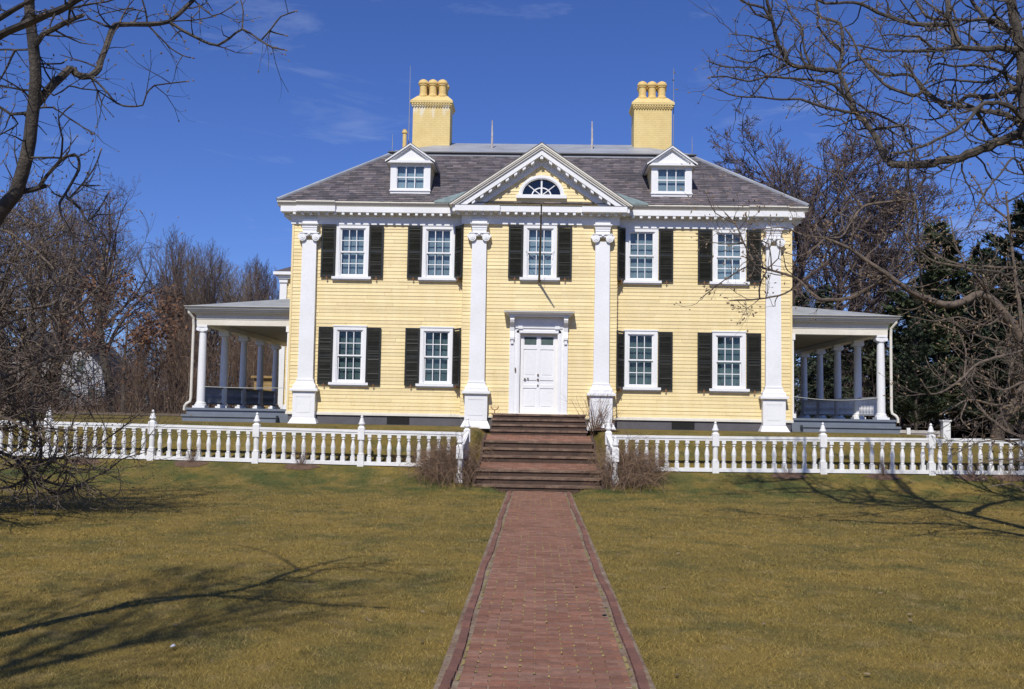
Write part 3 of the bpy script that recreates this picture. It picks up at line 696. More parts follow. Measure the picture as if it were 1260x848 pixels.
for s in (-1, 1):
    d = Vector((math.cos(rad(42)), 0, math.sin(rad(42)) * .87)); p0 = Vector((FX, 0, FZ)); nrm = Vector((-d.z, 0, d.x)).normalized() * .012
    q = [p0 + d * .06 - nrm, p0 + d * .58 - nrm, p0 + d * .58 + nrm, p0 + d * .06 + nrm]; q = [(FX + s * (v.x - FX), v.z) for v in q]
    if s < 0: q = q[::-1]
    mu.extr(q, PY + .002, PY + .028)
mu.box(FX - .57, FX + .57, PY - .002, PY + .03, FZ + .0005, FZ + .03)
# (thing > part > sub-part: the bars and the pane hang on the pediment beside the frame)
mu.build('fan_window_bars', 'white', P_)
gp = MB(); gp.add([(x, PY + .04, z) for x, z in ELL], [tuple(range(25))]); gp.build('fan_window_pane', 'glass', P_)
# copper aprons where the pediment roof meets the slates
for s in (-1, 1):
    cpr = MB()
    RZ = lambda y: 8.17 + .759 * (y + .42) + .055
    pts = [(s * 2.66, -.44, RZ(-.44)), (s * 3.22, -.44, RZ(-.44)), (s * 2.80, -.16, RZ(-.16)), (s * 2.2, .20, RZ(.20)), (s * 2.2, -.2, RZ(-.2))]
    cpr.add(pts + [(x, y, z - .05) for x, y, z in pts], [(0, 1, 2, 3, 4), (9, 8, 7, 6, 5)] + [(i, (i + 1) % 5, (i + 1) % 5 + 5, i + 5) for i in range(5)])
    cpr.build('copper_flashing', 'copper', H)
for s in (-1, 1):      # pediment roof covering
    m_ = MB(); a = AP + .004; x1 = 2.76
    q = [(0, a), (s * x1, a - SL * x1), (s * x1, a + .02 - SL * x1), (0, a + .022)]
    if s < 0: q = q[::-1]
    m_.extr(q, PY - .44, 2.0); m_.build('pediment_roof', 'lead_dark', H)

# main roof ------------------------------------------------------
EV, Y0, RUN, RISE = HW + .40, -.42, 2.90, 2.19
ro = MB(); ro.frus(-EV, EV, Y0, DEP + .42, 8.171, -EV + RUN, EV - RUN, Y0 + RUN, DEP + .42 - RUN, 8.171 + RISE)
RO = ro.build('roof', 'lead_dark', H)
SLP = math.hypot(RUN, RISE)
def slates(T_, half, ex=.135, wid=.24):
    m = MB(); n = int(SLP / ex)
    up = Vector((0, -RISE / SLP, RUN / SLP))
    for r in range(n + 1):
        s0 = r * ex; s1 = min(s0 + ex * 1.06, SLP); hw_ = half - RUN * (s0 / SLP); hw1 = half - RUN * (s1 / SLP)
        x = -hw_ + rh.uniform(-.2, 0)
        while x < hw_:
            w_ = wid * rh.uniform(.7, 1.3); a, b = max(x, -hw_), min(x + w_ - .004, hw_)
            if b - a > .03:
                a1, b1 = max(a, -hw1), min(b, hw1)
                if b1 <= a1: a1, b1 = (hw1 - .01, hw1) if a > 0 else (-hw1, -hw1 + .01)
                l0 = .020 + rh.uniform(-.003, .006); l1 = .006; dr = rh.uniform(-.006, .006)
                def P3(u, s_, l): return T_(u, s_, l)
                m.add([P3(a, s0 + dr, l0), P3(b, s0 + dr, l0), P3(b1, s1, l1), P3(a1, s1, l1), P3(a, s0 + dr, 0), P3(b, s0 + dr, 0)], [(0, 1, 2, 3), (4, 5, 1, 0)])
            x += w_
    return m
cosr, sinr = RUN / SLP, RISE / SLP
def Ts(kind):
    def T_(u, s_, l):
        off = s_ * cosr - l * sinr; z = 8.172 + s_ * sinr + l * cosr
        if kind == 'f': return (u, Y0 + off, z)
        if kind == 'b': return (-u, DEP + .42 - off, z)
        if kind == 'l': return (-EV + off, DEP / 2 - u, z)
        return (EV - off, DEP / 2 + u, z)
    return T_
for k_, hf in (('f', EV), ('b', EV), ('l', DEP / 2 + .42), ('r', DEP / 2 + .42)): slates(Ts(k_), hf).build('slates', 'slate', RO)
zt = 8.171 + RISE
for sx in (-1, 1):
    for (ya, yb) in ((Y0, Y0 + RUN), (DEP + .42, DEP + .42 - RUN)): hp = MB(); hp.tube([(sx * (EV + .02), ya, 8.20), (sx * (EV - RUN), yb, zt + .03)], .055, 6); hp.build('hip_cap', 'lead', RO)
DX, DYa, DYb = EV - RUN, Y0 + RUN, DEP + .42 - RUN
dk = MB(); dk.box(-DX - .03, DX + .03, DYa - .03, DYb + .03, zt, zt + .035); dk.build('roof_flashing', 'lead', RO)
dk = MB(); dk.box(-DX, DX, DYa, DYb, zt + .036, zt + .10); dk.box(-DX - .05, DX + .05, DYa - .06, DYb + .06, zt + .101, zt + .135); dk.build('roof_curb', 'lead_dark', RO)
dk = MB(); dk.frus(-DX, DX, DYa, DYb, zt + .136, -3.3, 3.3, 5.5, 6.5, 11.64); 
dk.build('roof_deck', 'lead', RO)

# chimneys ------------------------------------------------------
def chimney(xc, lab):
    b = MB(); y0, y1 = 4.6, 5.55; hw_ = .665
    # brick body with real courses as shallow bands
    z = 10.0; 
    b.box(-hw_, hw_, y0, y1, 10.2, 12.72)
    b.box(-hw_ - .03, hw_ + .03, y0 - .03, y1 + .03, 12.721, 12.76)
    i = -hw_ - .03
    while i < hw_: b.box(i, i + .045, y0 - .055, y0 - .0301, 12.70, 12.76); b.box(i, i + .045, y0 - .085, y0 - .0551, 12.765, 12.82); i += .093
    b.box(-hw_ - .055, hw_ + .055, y0 - .055, y1 + .055, 12.761, 12.83); b.box(-hw_ - .09, hw_ + .09, y0 - .09, y1 + .09, 12.831, 12.91)
    b.frus(-hw_ - .09, hw_ + .09, y0 - .09, y1 + .09, 12.911, -hw_ + .12, hw_ - .12, y0 + .2, y1 - .2, 13.16)
    c = b.build('chimney', 'chimney', H, (xc, 0, 0)); 
    for k_, ry in [(k_, ry) for ry in (.30, .68) for k_ in (-1, 0, 1)]:
        p = MB(); x = k_ * .345 + (.03 if ry > .5 else 0)
        p.lathe(x, y0 + ry, [(.17, 13.10), (.175, 13.19), (.155, 13.22), (.135, 13.24), (.13, 13.42), (.135, 13.54), (.165, 13.56), (.165, 13.60), (.185, 13.61), (.19, 13.65), (.15, 13.74), (.06, 13.79), (.01, 13.795)], 16)
        p.build('chimney_pot', 'yellow_brick', c, (0, 0, 0), 0, smooth=False, local=True)
chimney(-3.94, ''); chimney(3.92, '')
for x, y, z0, z1, r, m_ in ((-4.76, 4.75, 11.0, 14.25, .014, 'galv'), (4.66, 4.75, 11.0, 14.25, .014, 'galv'), (-1.74, 4.0, 10.8, 12.05, .035, 'polewhite'), (1.74, 4.0, 10.8, 12.05, .035, 'polewhite'), (5.05, 3.0, 10.6, 11.25, .014, 'galv'), (-5.1, 3.2, 10.6, 11.3, .012, 'galv')):
    t_ = MB(); t_.tube([(x, y, z0), (x + .01, y, (z0 + z1) / 2), (x, y, z1)], [r, r, r * .5], 7); t_.build('lightning_rod' if r < .02 else 'roof_post', m_, H)
t_ = MB(); t_.lathe(-4.85, 4.4, [(.07, 10.4), (.07, 11.66), (.10, 11.67), (.10, 11.72), (.07, 11.76), (.08, 11.80), (.02, 11.82)], 12); t_.build('vent_pipe', 'yellow_brick', H)

# dormers ------------------------------------------------------
def dormer(xc):
    b = MB(); hw_ = .615; y = .02; zb, zt_ = 8.50, 9.40
    # front boards round the glass
    b.box(-hw_, -.435, y, y + .12, zb, zt_ + .06); b.box(.435, hw_, y, y + .12, zb, zt_ + .06); b.box(-.435, .435, y, y + .12, zb, 8.665); b.box(-.435, .435, y, y + .12, 9.40, zt_ + .06)
    b.box(-hw_ - .02, hw_ + .02, y - .03, y - .001, zb + .1, zb + .135)
    D_ = b.build('dormer', 'white', H, (xc, 0, 0))
    for s in (-1, 1):
        s_ = MB(); poly = [(y + .121, 8.55), (y + .121, zt_ + .05), (1.55, zt_ + .05), (y + .25, 8.55)]
        x0, x1 = sorted((s * hw_, s * (hw_ - .05)))
        n_ = 4; s_.add([(x0, p, q) for p, q in poly] + [(x1, p, q) for p, q in poly], [(0, 1, 2, 3), (7, 6, 5, 4)] + [(i, i + n_, (i + 1) % n_ + n_, (i + 1) % n_) for i in range(n_)])
        s_.build('cheek', 'yellow', D_, local=True)
    sa = MB(); 
    sa.box(-.435, -.405, y + .02, y + .05, 8.665, 9.40); sa.box(.405, .435, y + .02, y + .05, 8.665, 9.40)
    sa.box(-.405, .405, y + .02, y + .05, 8.665, 8.70); sa.box(-.405, .405, y + .02, y + .05, 9.37, 9.40); sa.box(-.405, .405, y + .02, y + .055, 9.02, 9.055)
    for x in (-.135, .135): sa.box(x - .014, x + .014, y + .022, y + .048, 8.70, 9.02); sa.box(x - .014, x + .014, y + .022, y + .048, 9.055, 9.37)
    sa.build('dormer_sash', 'white', D_, local=True)
    gp = MB(); gp.add([(-.42, y + .04, 8.68), (.42, y + .04, 8.68), (.42, y + .04, 9.39), (-.42, y + .04, 9.39)], [(0, 1, 2, 3)]); gp.build('dormer_pane', 'glass', D_, local=True)
    bl = MB(); bl.box(-.5, .5, y + .13, y + .14, 8.6, 9.45); bl.build('dormer_blind', 'blind_hi', D_, local=True)
    # pediment of the dormer
    pd = MB(); pd.box(-.73, .73, y - .13, 1.35, 9.461, 9.535)
    a_, sl = 10.055, .70
    for t0, t1, yy, xm in ((0, .05, y - .17, .765), (.0505, .10, y - .13, .73)):
        for s in (-1, 1):
            q = [(0, a_ - t0), (s * xm, a_ - t0 - sl * xm), (s * xm, a_ - t1 - sl * xm), (0, a_ - t1)]
            if s < 0: q = q[::-1]
            pd.extr(q, yy, 2.2)
    q = [(-.62, 9.536), (.62, 9.536), (0, a_ - .1)]; pd.extr(q, y - .05, y + .05)
    pd.build('dormer_pediment', 'white', D_, local=True)
    rf = MB()
    for s in (-1, 1):
        q = [(0, a_ + .002), (s * .775, a_ + .002 - sl * .775), (s * .775, a_ + .02 - sl * .775), (0, a_ + .02)]
        if s < 0: q = q[::-1]
        rf.extr(q, y - .175, 2.2)
    rf.build('dormer_roof', 'lead_dark', D_, local=True)
dormer(-4.02); dormer(3.97)

# front door ------------------------------------------------------
ds = MB(); y = PY
for s in (-1, 1):
    ds.box(*sorted((s * .56, s * .87)), y - .05, y, 1.86, 4.36)
    ds.box(*sorted((s * .585, s * .66)), y - .075, y - .0501, 1.861, 4.33); ds.box(*sorted((s * .72, s * .865)), y - .07, y - .0501, 1.861, 4.35)
ds.box(-.87, .87, y - .05, y, 4.361, 4.74); ds.box(-.56, .56, y - .05, y, 4.235, 4.36)
ds.box(-.66, .66, y - .075, y - .0501, 4.26, 4.33); ds.box(-.70, .70, y - .08, y - .0501, 4.40, 4.44); ds.box(-.66, .66, y - .065, y - .0501, 4.47, 4.66)
for s in (-1, 1): ds.box(*sorted((s * .48, s * .62)), y - .095, y - .0801, 4.38, 4.47); ds.cyl_y(s * .33, 4.57, .05, y - .085, y - .0651, 12)
ds.cyl_y(0, 4.57, .08, y - .09, y - .0651, 14)
DS = ds.build('door_surround', 'white', H)
hd = MB(); hd.box(-.93, .93, y - .30, y - .001, 4.741, 4.79); hd.frus(-.95, .95, y - .34, y - .001, 4.791, -1.02, 1.02, y - .42, y - .001, 4.85); hd.box(-1.04, 1.04, y - .44, y - .001, 4.851, 4.875)
hd.build('door_hood', 'white', DS)
hf = MB(); hf.frus(-1.05, 1.05, y - .45, y - .001, 4.876, -1.0, 1.0, y - .3, y - .001, 4.90); hf.build('hood_flashing', 'lead', DS)
for s in (-1, 1):    # scrolled consoles
    c_ = MB(); x0, x1 = sorted((s * .735, s * .86))
    pts = [(-.07, 4.05), (-.11, 4.02), (-.15, 4.06), (-.155, 4.13), (-.12, 4.2), (-.10, 4.3), (-.12, 4.42), (-.18, 4.5), (-.25, 4.56), (-.285, 4.64), (-.27, 4.72), (-.22, 4.738), (-.07, 4.738)]
    n_ = len(pts); c_.add([(x0, y + p, q) for p, q in pts] + [(x1, y + p, q) for p, q in pts], [tuple(range(n_)), tuple(range(2 * n_ - 1, n_ - 1, -1))] + [(i, i + n_, (i + 1) % n_ + n_, (i + 1) % n_) for i in range(n_)])
    c_.box(x0 - .012, x1 + .012, y - .30, y - .0702, 4.70, 4.739); c_.box(x0 + .02, x1 - .02, y - .12, y - .0702, 3.93, 4.045)
    c_.build('console', 'white', DS)
dr = MB(); yd = y + .10
dr.box(-.56, .56, yd, yd + .05, 1.87, 4.235)
fr = .012
def rail(x0, x1, z0, z1, t=.02): dr.box(x0, x1, yd - t, yd - .0002, z0, z1)
rail(-.56, -.45, 1.871, 4.23); rail(.45, .56, 1.871, 4.23); rail(-.05, .05, 1.871, 4.23)
for s in (-1, 1):
    for z0, z1 in ((1.871, 2.04), (2.62, 2.72), (2.86, 2.98), (3.78, 3.90), (4.17, 4.23)): x0, x1 = sorted((s * .0502, s * .4498)); rail(x0, x1, z0, z1, .0195)
    for z0, z1 in ((2.08, 2.58), (3.02, 3.74)): x0, x1 = sorted((s * .10, s * .40)); dr.frus(x0, x1, yd - .012, yd - .0003, z0, x0 + .0, x1 - .0, yd - .012, yd - .0003, z1)
    x0, x1 = sorted((s * .0502, s * .4498))
DRo = dr.build('door', 'white', H)
tl = MB()
for s in (-1, 1): x0, x1 = sorted((s * .07, s * .43)); tl.box(x0, x1, yd - .008, yd - .0005, 3.92, 4.15)
tl.build('transom_light', 'blind_lo', DRo)
kn = MB()
for x, z, r in ((-.01, 3.02, .028), (-.01, 2.88, .03), (-.01, 2.71, .022), (-.40, 2.89, .028), (-.31, 2.91, .022)): kn.lathe(0, 0, [], 3) if False else kn.cyl_y(x, z, r, yd - .06, yd - .021, 12)
kn.build('handle', 'brass', DRo)
bl = MB(); bl.box(-.70, -.67, y - .10, y - .0752, 3.10, 3.22); bl.cyl_y(-.685, 3.16, .022, y - .115, y - .1001, 10); bl.build('doorbell', 'brass', DS)
th = MB(); th.box(-.90, .90, y - .06, y + .3, 1.848, 1.868); th.box(-1.34, 1.38, y - .13, y - .0601, 1.80, 1.853); th.build('threshold', 'cream', H)
# boot scraper
bs = MB(); cx = -1.27
bs.tube([(cx - .10, -.62, 2.06), (cx - .11, -.62, 2.02), (cx - .05, -.62, 1.97), (cx, -.62, 1.955), (cx + .05, -.62, 1.97), (cx + .11, -.62, 2.02), (cx + .10, -.62, 2.06)], .013, 6); bs.tube([(cx, -.62, 1.955), (cx, -.62, 1.85)], .014, 6)
bs.tube([(cx - .1, -.62, 2.03), (cx + .1, -.62, 2.03)], .006, 4)
tag(bs.build('boot_scraper', 'rust'), 'small rusty iron boot scraper standing left of the white front door', 'boot scraper')
# flagpole
fp = MB(); fp.tube([(-.02, PY - .10, 5.83), (.0, PY - 1.3, 6.75), (.01, PY - 2.45, 7.66)], [.035, .03, .02], 8)
fp.cyl_y(-.02, 5.83, .05, PY - .12, PY - .03, 10); FPO = fp.build('flagpole', 'pole', None); tag(FPO, 'bare brown flagpole jutting out from the sill of the middle upper window', 'flagpole')
sy = MB()
for s in (-1, 1): sy.tube([(s * .43, PY - .06, 6.72), (.0, PY - .66, 6.27)], .006, 4)
sy.build('stay_wire', 'galv', FPO)

# side porches ------------------------------------------------------
def porch(s, lab):
    def X(a, b): return sorted((s * a, s * b))
    fl = MB(); fl.box(*X(7.60, 10.80), .25, 10.6, 1.80, 1.865); fl.box(*X(7.62, 10.76), .30, 10.55, 1.2, 1.799)
    PO = fl.build('porch', 'porchgrey', H)
    sp = MB(); sp.box(*X(7.9, 10.80), -.05, .2505, 1.60, 1.665); sp.box(*X(7.92, 10.78), -.01, .29, 1.2, 1.599)
    sp.build('porch_step', 'porchgrey', PO)
    # entablature
    e = MB(); 
    def beam(o, z0, z1):
        e.box(*X(7.60, 10.45 + o), .55 - o, .55 + .16, z0, z1); e.box(*X(10.45 - .16, 10.45 + o), .711, 10.2, z0, z1)
    beam(.14, 4.42, 4.60); beam(.155, 4.601, 4.74); beam(.19, 4.741, 4.79)
    e.build('porch_beam', 'cream', PO)
    c = MB()
    for o, z0, z1 in ((.30, 4.791, 4.84), (.36, 4.841, 4.90), (.42, 4.901, 4.965)): c.box(*X(7.60, 10.45 + o), .55 - o, 10.2, z0, z1)
    c.box(*X(7.60, 10.9), .1, .129, 4.966, 4.985)
    c.build('porch_cornice', 'cream', PO)
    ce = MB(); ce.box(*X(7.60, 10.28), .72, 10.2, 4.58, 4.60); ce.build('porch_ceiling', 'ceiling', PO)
    r = MB(); o = 10.93
    v = [(s * o, .07, 4.97), (s * 7.58, .07, 4.97), (s * 7.58, 2.0, 5.50), (s * 7.58, 10.4, 5.50), (s * o, 10.6, 4.97)]
    fs = [(0, 1, 2), (0, 2, 3, 4)] if s < 0 else [(0, 2, 1), (0, 4, 3, 2)]
    r.add(v, fs); r.build('porch_roof', 'porchroof', PO)
    def column(x, y, half=False):
        m = MB(); r0 = .125
        m.box(x - .19, x + .19, y - .19, y + .19, 1.866, 1.93)
        m.lathe(x, y, [(.18, 1.931), (.185, 1.97), (.15, 1.99), (.16, 2.02), (r0, 2.05), (r0, 2.9), (r0 * .95, 3.6), (r0 * .86, 4.2), (.135, 4.215), (.115, 4.23)], 18)
        m.box(x - .16, x + .16, y - .15, y + .15, 4.36, 4.419)
        for q in (-1, 1): m.cyl_y(x + q * .12, 4.30, .06, y - .14, y + .14, 12)
        m.box(x - .12, x + .12, y - .13, y + .13, 4.231, 4.359)
        return m
    for k_ in range(5): column(s * 10.42, .55 + 2.13 * k_).build('porch_column', 'white', PO)
    m = MB(); m.box(*X(7.61, 7.76), .42, .68, 1.866, 4.24); m.box(*X(7.605, 7.80), .40, .70, 4.241, 4.419); m.box(*X(7.605, 7.82), .40, .70, 1.867, 2.0); m.build('porch_pilaster', 'white', PO)
    # balustrade along the outer side
    b = MB()
    for k_ in range(4):
        ya, yb = .55 + 2.13 * k_ + .15, .55 + 2.13 * (k_ + 1) - .15
        b.box(*X(10.37, 10.47), ya, yb, 2.50, 2.56); b.box(*X(10.38, 10.46), ya, yb, 1.98, 2.03)
        n_ = 13
        for i in range(n_):
            yy = ya + (yb - ya) * (i + .5) / n_; b.lathe(s * 10.42, yy, [(.022, 2.03), (.022, 2.10), (.034, 2.2), (.018, 2.32), (.024, 2.42), (.022, 2.50)], 6)
    b.build('porch_balustrade', 'porchgrey' if s < 0 else 'fence', PO)  # left balustrade takes the deck grey to stand for its shade
    sag = .02 if s < 0 else .09
    rp_ = MB(); rp_.tube([(s * (7.76 + (10.30 - 7.76) * t / 10), .47, 2.52 - sag * 4 * (t / 10) * (1 - t / 10)) for t in range(11)], .011, 5); rp_.build('rope', 'rope', PO)
    # downspout
    d = MB(); x = s * 10.68
    d.tube([(s * 10.80, .22, 4.90), (s * 10.78, .24, 4.78), (x, .36, 4.62), (x, .40, 4.4), (x, .40, 2.16), (x + s * .02, .39, 2.05), (x + s * .12, .36, 1.98), (x + s * .17, .35, 1.90), (x + s * .17, .35, 1.78)], .042, 8)
    d.build('downspout', 'cream', PO)
    return PO
porch(-1, ''); porch(1, '')
# window casing on the side wall lit through the left porch
# rear wing ------------------------------------------------------
rw = MB(); WX = -11.12
clap(rw, Tf(12.2), WX, -7.6, 1.5, 7.45); rw.box(WX, -2, 12.2, 19, 1.3, 7.6); RW = rw.build('rear_wing_wall', 'yellow', H)
q = MB(); q.box(WX - .06, WX + .24, 12.10, 12.1995, 1.5, 7.45); q.box(WX - .08, WX + .28, 12.05, 12.199, 7.3, 7.46); q.build('rear_wing_pilaster', 'white', H)
q = MB(); q.box(WX - .12, -7.9, 12.0, 19.1, 7.461, 7.62); q.box(WX - .30, -7.9, 11.86, 19.2, 7.621, 7.75); q.build('rear_wing_cornice', 'white', H)
q = MB(); q.frus(WX - .3, -2, 11.86, 19.2, 7.751, WX + 2.5, -3, 14.8, 16.4, 9.2); q.build('rear_wing_roof', 'slate', H)
q = MB(); clap(q, Tf(13.3), -12.5, WX, 1.5, 3.2); q.box(-12.5, WX, 13.3, 16, 1.3, 3.2); q.box(-12.6, WX, 13.15, 16.1, 3.201, 3.3); q.build('rear_shed', 'shaded_yellow', H)

# ---------------------------------------------------------------- balustrade fence
BAL = MB(); 
BAL.box(-.052, .052, -.052, .052, 0, .13); BAL.lathe(0, 0, [(.030, .131), (.048, .145), (.036, .165), (.046, .18), (.052, .26), (.060, .33), (.050, .41), (.031, .50), (.027, .53), (.045, .545), (.045, .56), (.028, .575), (.030, .60)], 10); BAL.box(-.048, .048, -.048, .048, .601, .68)
BALM = BAL.mesh('baluster', 'fence')
PO_ = MB(); PO_.box(-.08, .08, -.08, .08, -.25, .26); PO_.lathe(0, 0, [(.07, .261), (.078, .28), (.065, .30), (.062, .32), (.066, .5), (.064, .60), (.075, .615), (.066, .63)], 12)
PO_.box(-.082, .082, -.082, .082, .631, .93); PO_.frus(-.082, .082, -.082, .082, .931, -.045, .045, -.045, .045, .975)
PO_.lathe(0, 0, [(.042, .976), (.05, .99), (.078, 1.01), (.085, 1.035), (.065, 1.06), (.055, 1.10), (.045, 1.14), (.03, 1.17), (.022, 1.185), (.034, 1.195), (.034, 1.205), (.012, 1.24)], 12)
POM = PO_.mesh('post', 'fence')
def fz_(x): return .50 + .009 * max(0, min(abs(x), 14) - 3)
def fence(s, name_lab):
    fy = -5.0; x0 = 1.76
    T_ = thing('balustrade_fence', (s * x0, fy, .45), name_lab, 'fence', 'white balustrade fences')
    n = 6 if s < 0 else 5
    n = 6
    for k_ in range(n + 1):
        x = s * (x0 + 2.645 * k_); place('post', POM, T_, (x, fy, fz_(x)))
        if k_ < n:
            xa, xb = x + s * .083, x + s * 2.562
            za, zb = fz_(xa), fz_(xb)
            for nm, yy, z0, z1 in (('top_rail', .065, .815, .875), ('top_rail', .05, .765, .8145), ('bottom_rail', .06, .0, .09)):
                m = MB(); p, q = (xa, za), (xb, zb)
                if s < 0: p, q = q, p
                m.add([(p[0], fy - yy, p[1] + z0), (q[0], fy - yy, q[1] + z0), (q[0], fy + yy, q[1] + z0), (p[0], fy + yy, p[1] + z0), (p[0], fy - yy, p[1] + z1), (q[0], fy - yy, q[1] + z1), (q[0], fy + yy, q[1] + z1), (p[0], fy + yy, p[1] + z1)],
                      [(0, 3, 2, 1), (4, 5, 6, 7), (0, 1, 5, 4), (1, 2, 6, 5), (2, 3, 7, 6), (3, 0, 4, 7)])
                m.build(nm, 'fence', T_)
            for j in range(10):
                xx = xa + (xb - xa) * (j + .5) / 10; place('baluster', BALM, T_, (xx, fy, fz_(xx) + .088), rh.uniform(-.08, .08)).rotation_euler[1] = rh.uniform(-.012, .012)
    # short return that runs down beside the steps
    lx, ly, lz = s * 1.86, -5.93, .13
    place('post', POM, T_, (lx, ly, lz))
    for nm, hw_, z0, z1 in (('top_rail', .055, .79, .87), ('bottom_rail', .055, .02, .10)):
        m = MB(); a, b = Vector((s * x0, fy - .083, fz_(0))), Vector((lx, ly + .083, lz)); q = []
        for p in (a, b):
            for dx in (-hw_, hw_):
                for dz in (z0, z1): q.append((p.x + dx, p.y, p.z + dz))
        m.add(q, [(0, 1, 3, 2), (4, 6, 7, 5), (0, 4, 5, 1), (2, 3, 7, 6), (0, 2, 6, 4), (1, 5, 7, 3)]); m.build(nm, 'fence', T_)
    for j in range(3):
        t = (j + .7) / 3.4; place('baluster', BALM, T_, (s * x0 + (lx - s * x0) * t, fy - .083 + (ly + .166 - fy) * t, fz_(0) + (lz - fz_(0)) * t + .09))
fence(-1, 'white turned balustrade fence crossing the lawn left of the steps')
fence(1, 'white turned balustrade fence crossing the lawn right of the steps')

# pale board fence beyond the right porch
bf = thing('board_fence', (12.9, 4, .83), 'low bleached board fence behind the right porch with a tall white end post', 'fence')
m = MB(); x = 11.4
while x < 13.56:
    m.box(x, x + .115, 3.98, 4.02, .6, 1.53 - .015 * rh.random()); x += .122
m.build('board', 'palefence', bf)
m = MB(); m.box(11.4, 13.56, 3.95, 3.979, 1.42, 1.50); m.build('rail', 'palefence', bf)
m = MB(); m.box(12.44, 12.56, 3.88, 3.949, .7, 1.60); m.build('post', 'fence', bf)
m = MB(); m.box(13.62, 13.86, 3.80, 4.02, .6, 1.84); m.box(13.59, 13.89, 3.77, 4.05, 1.841, 1.89); m.build('end_post', 'fence', bf)

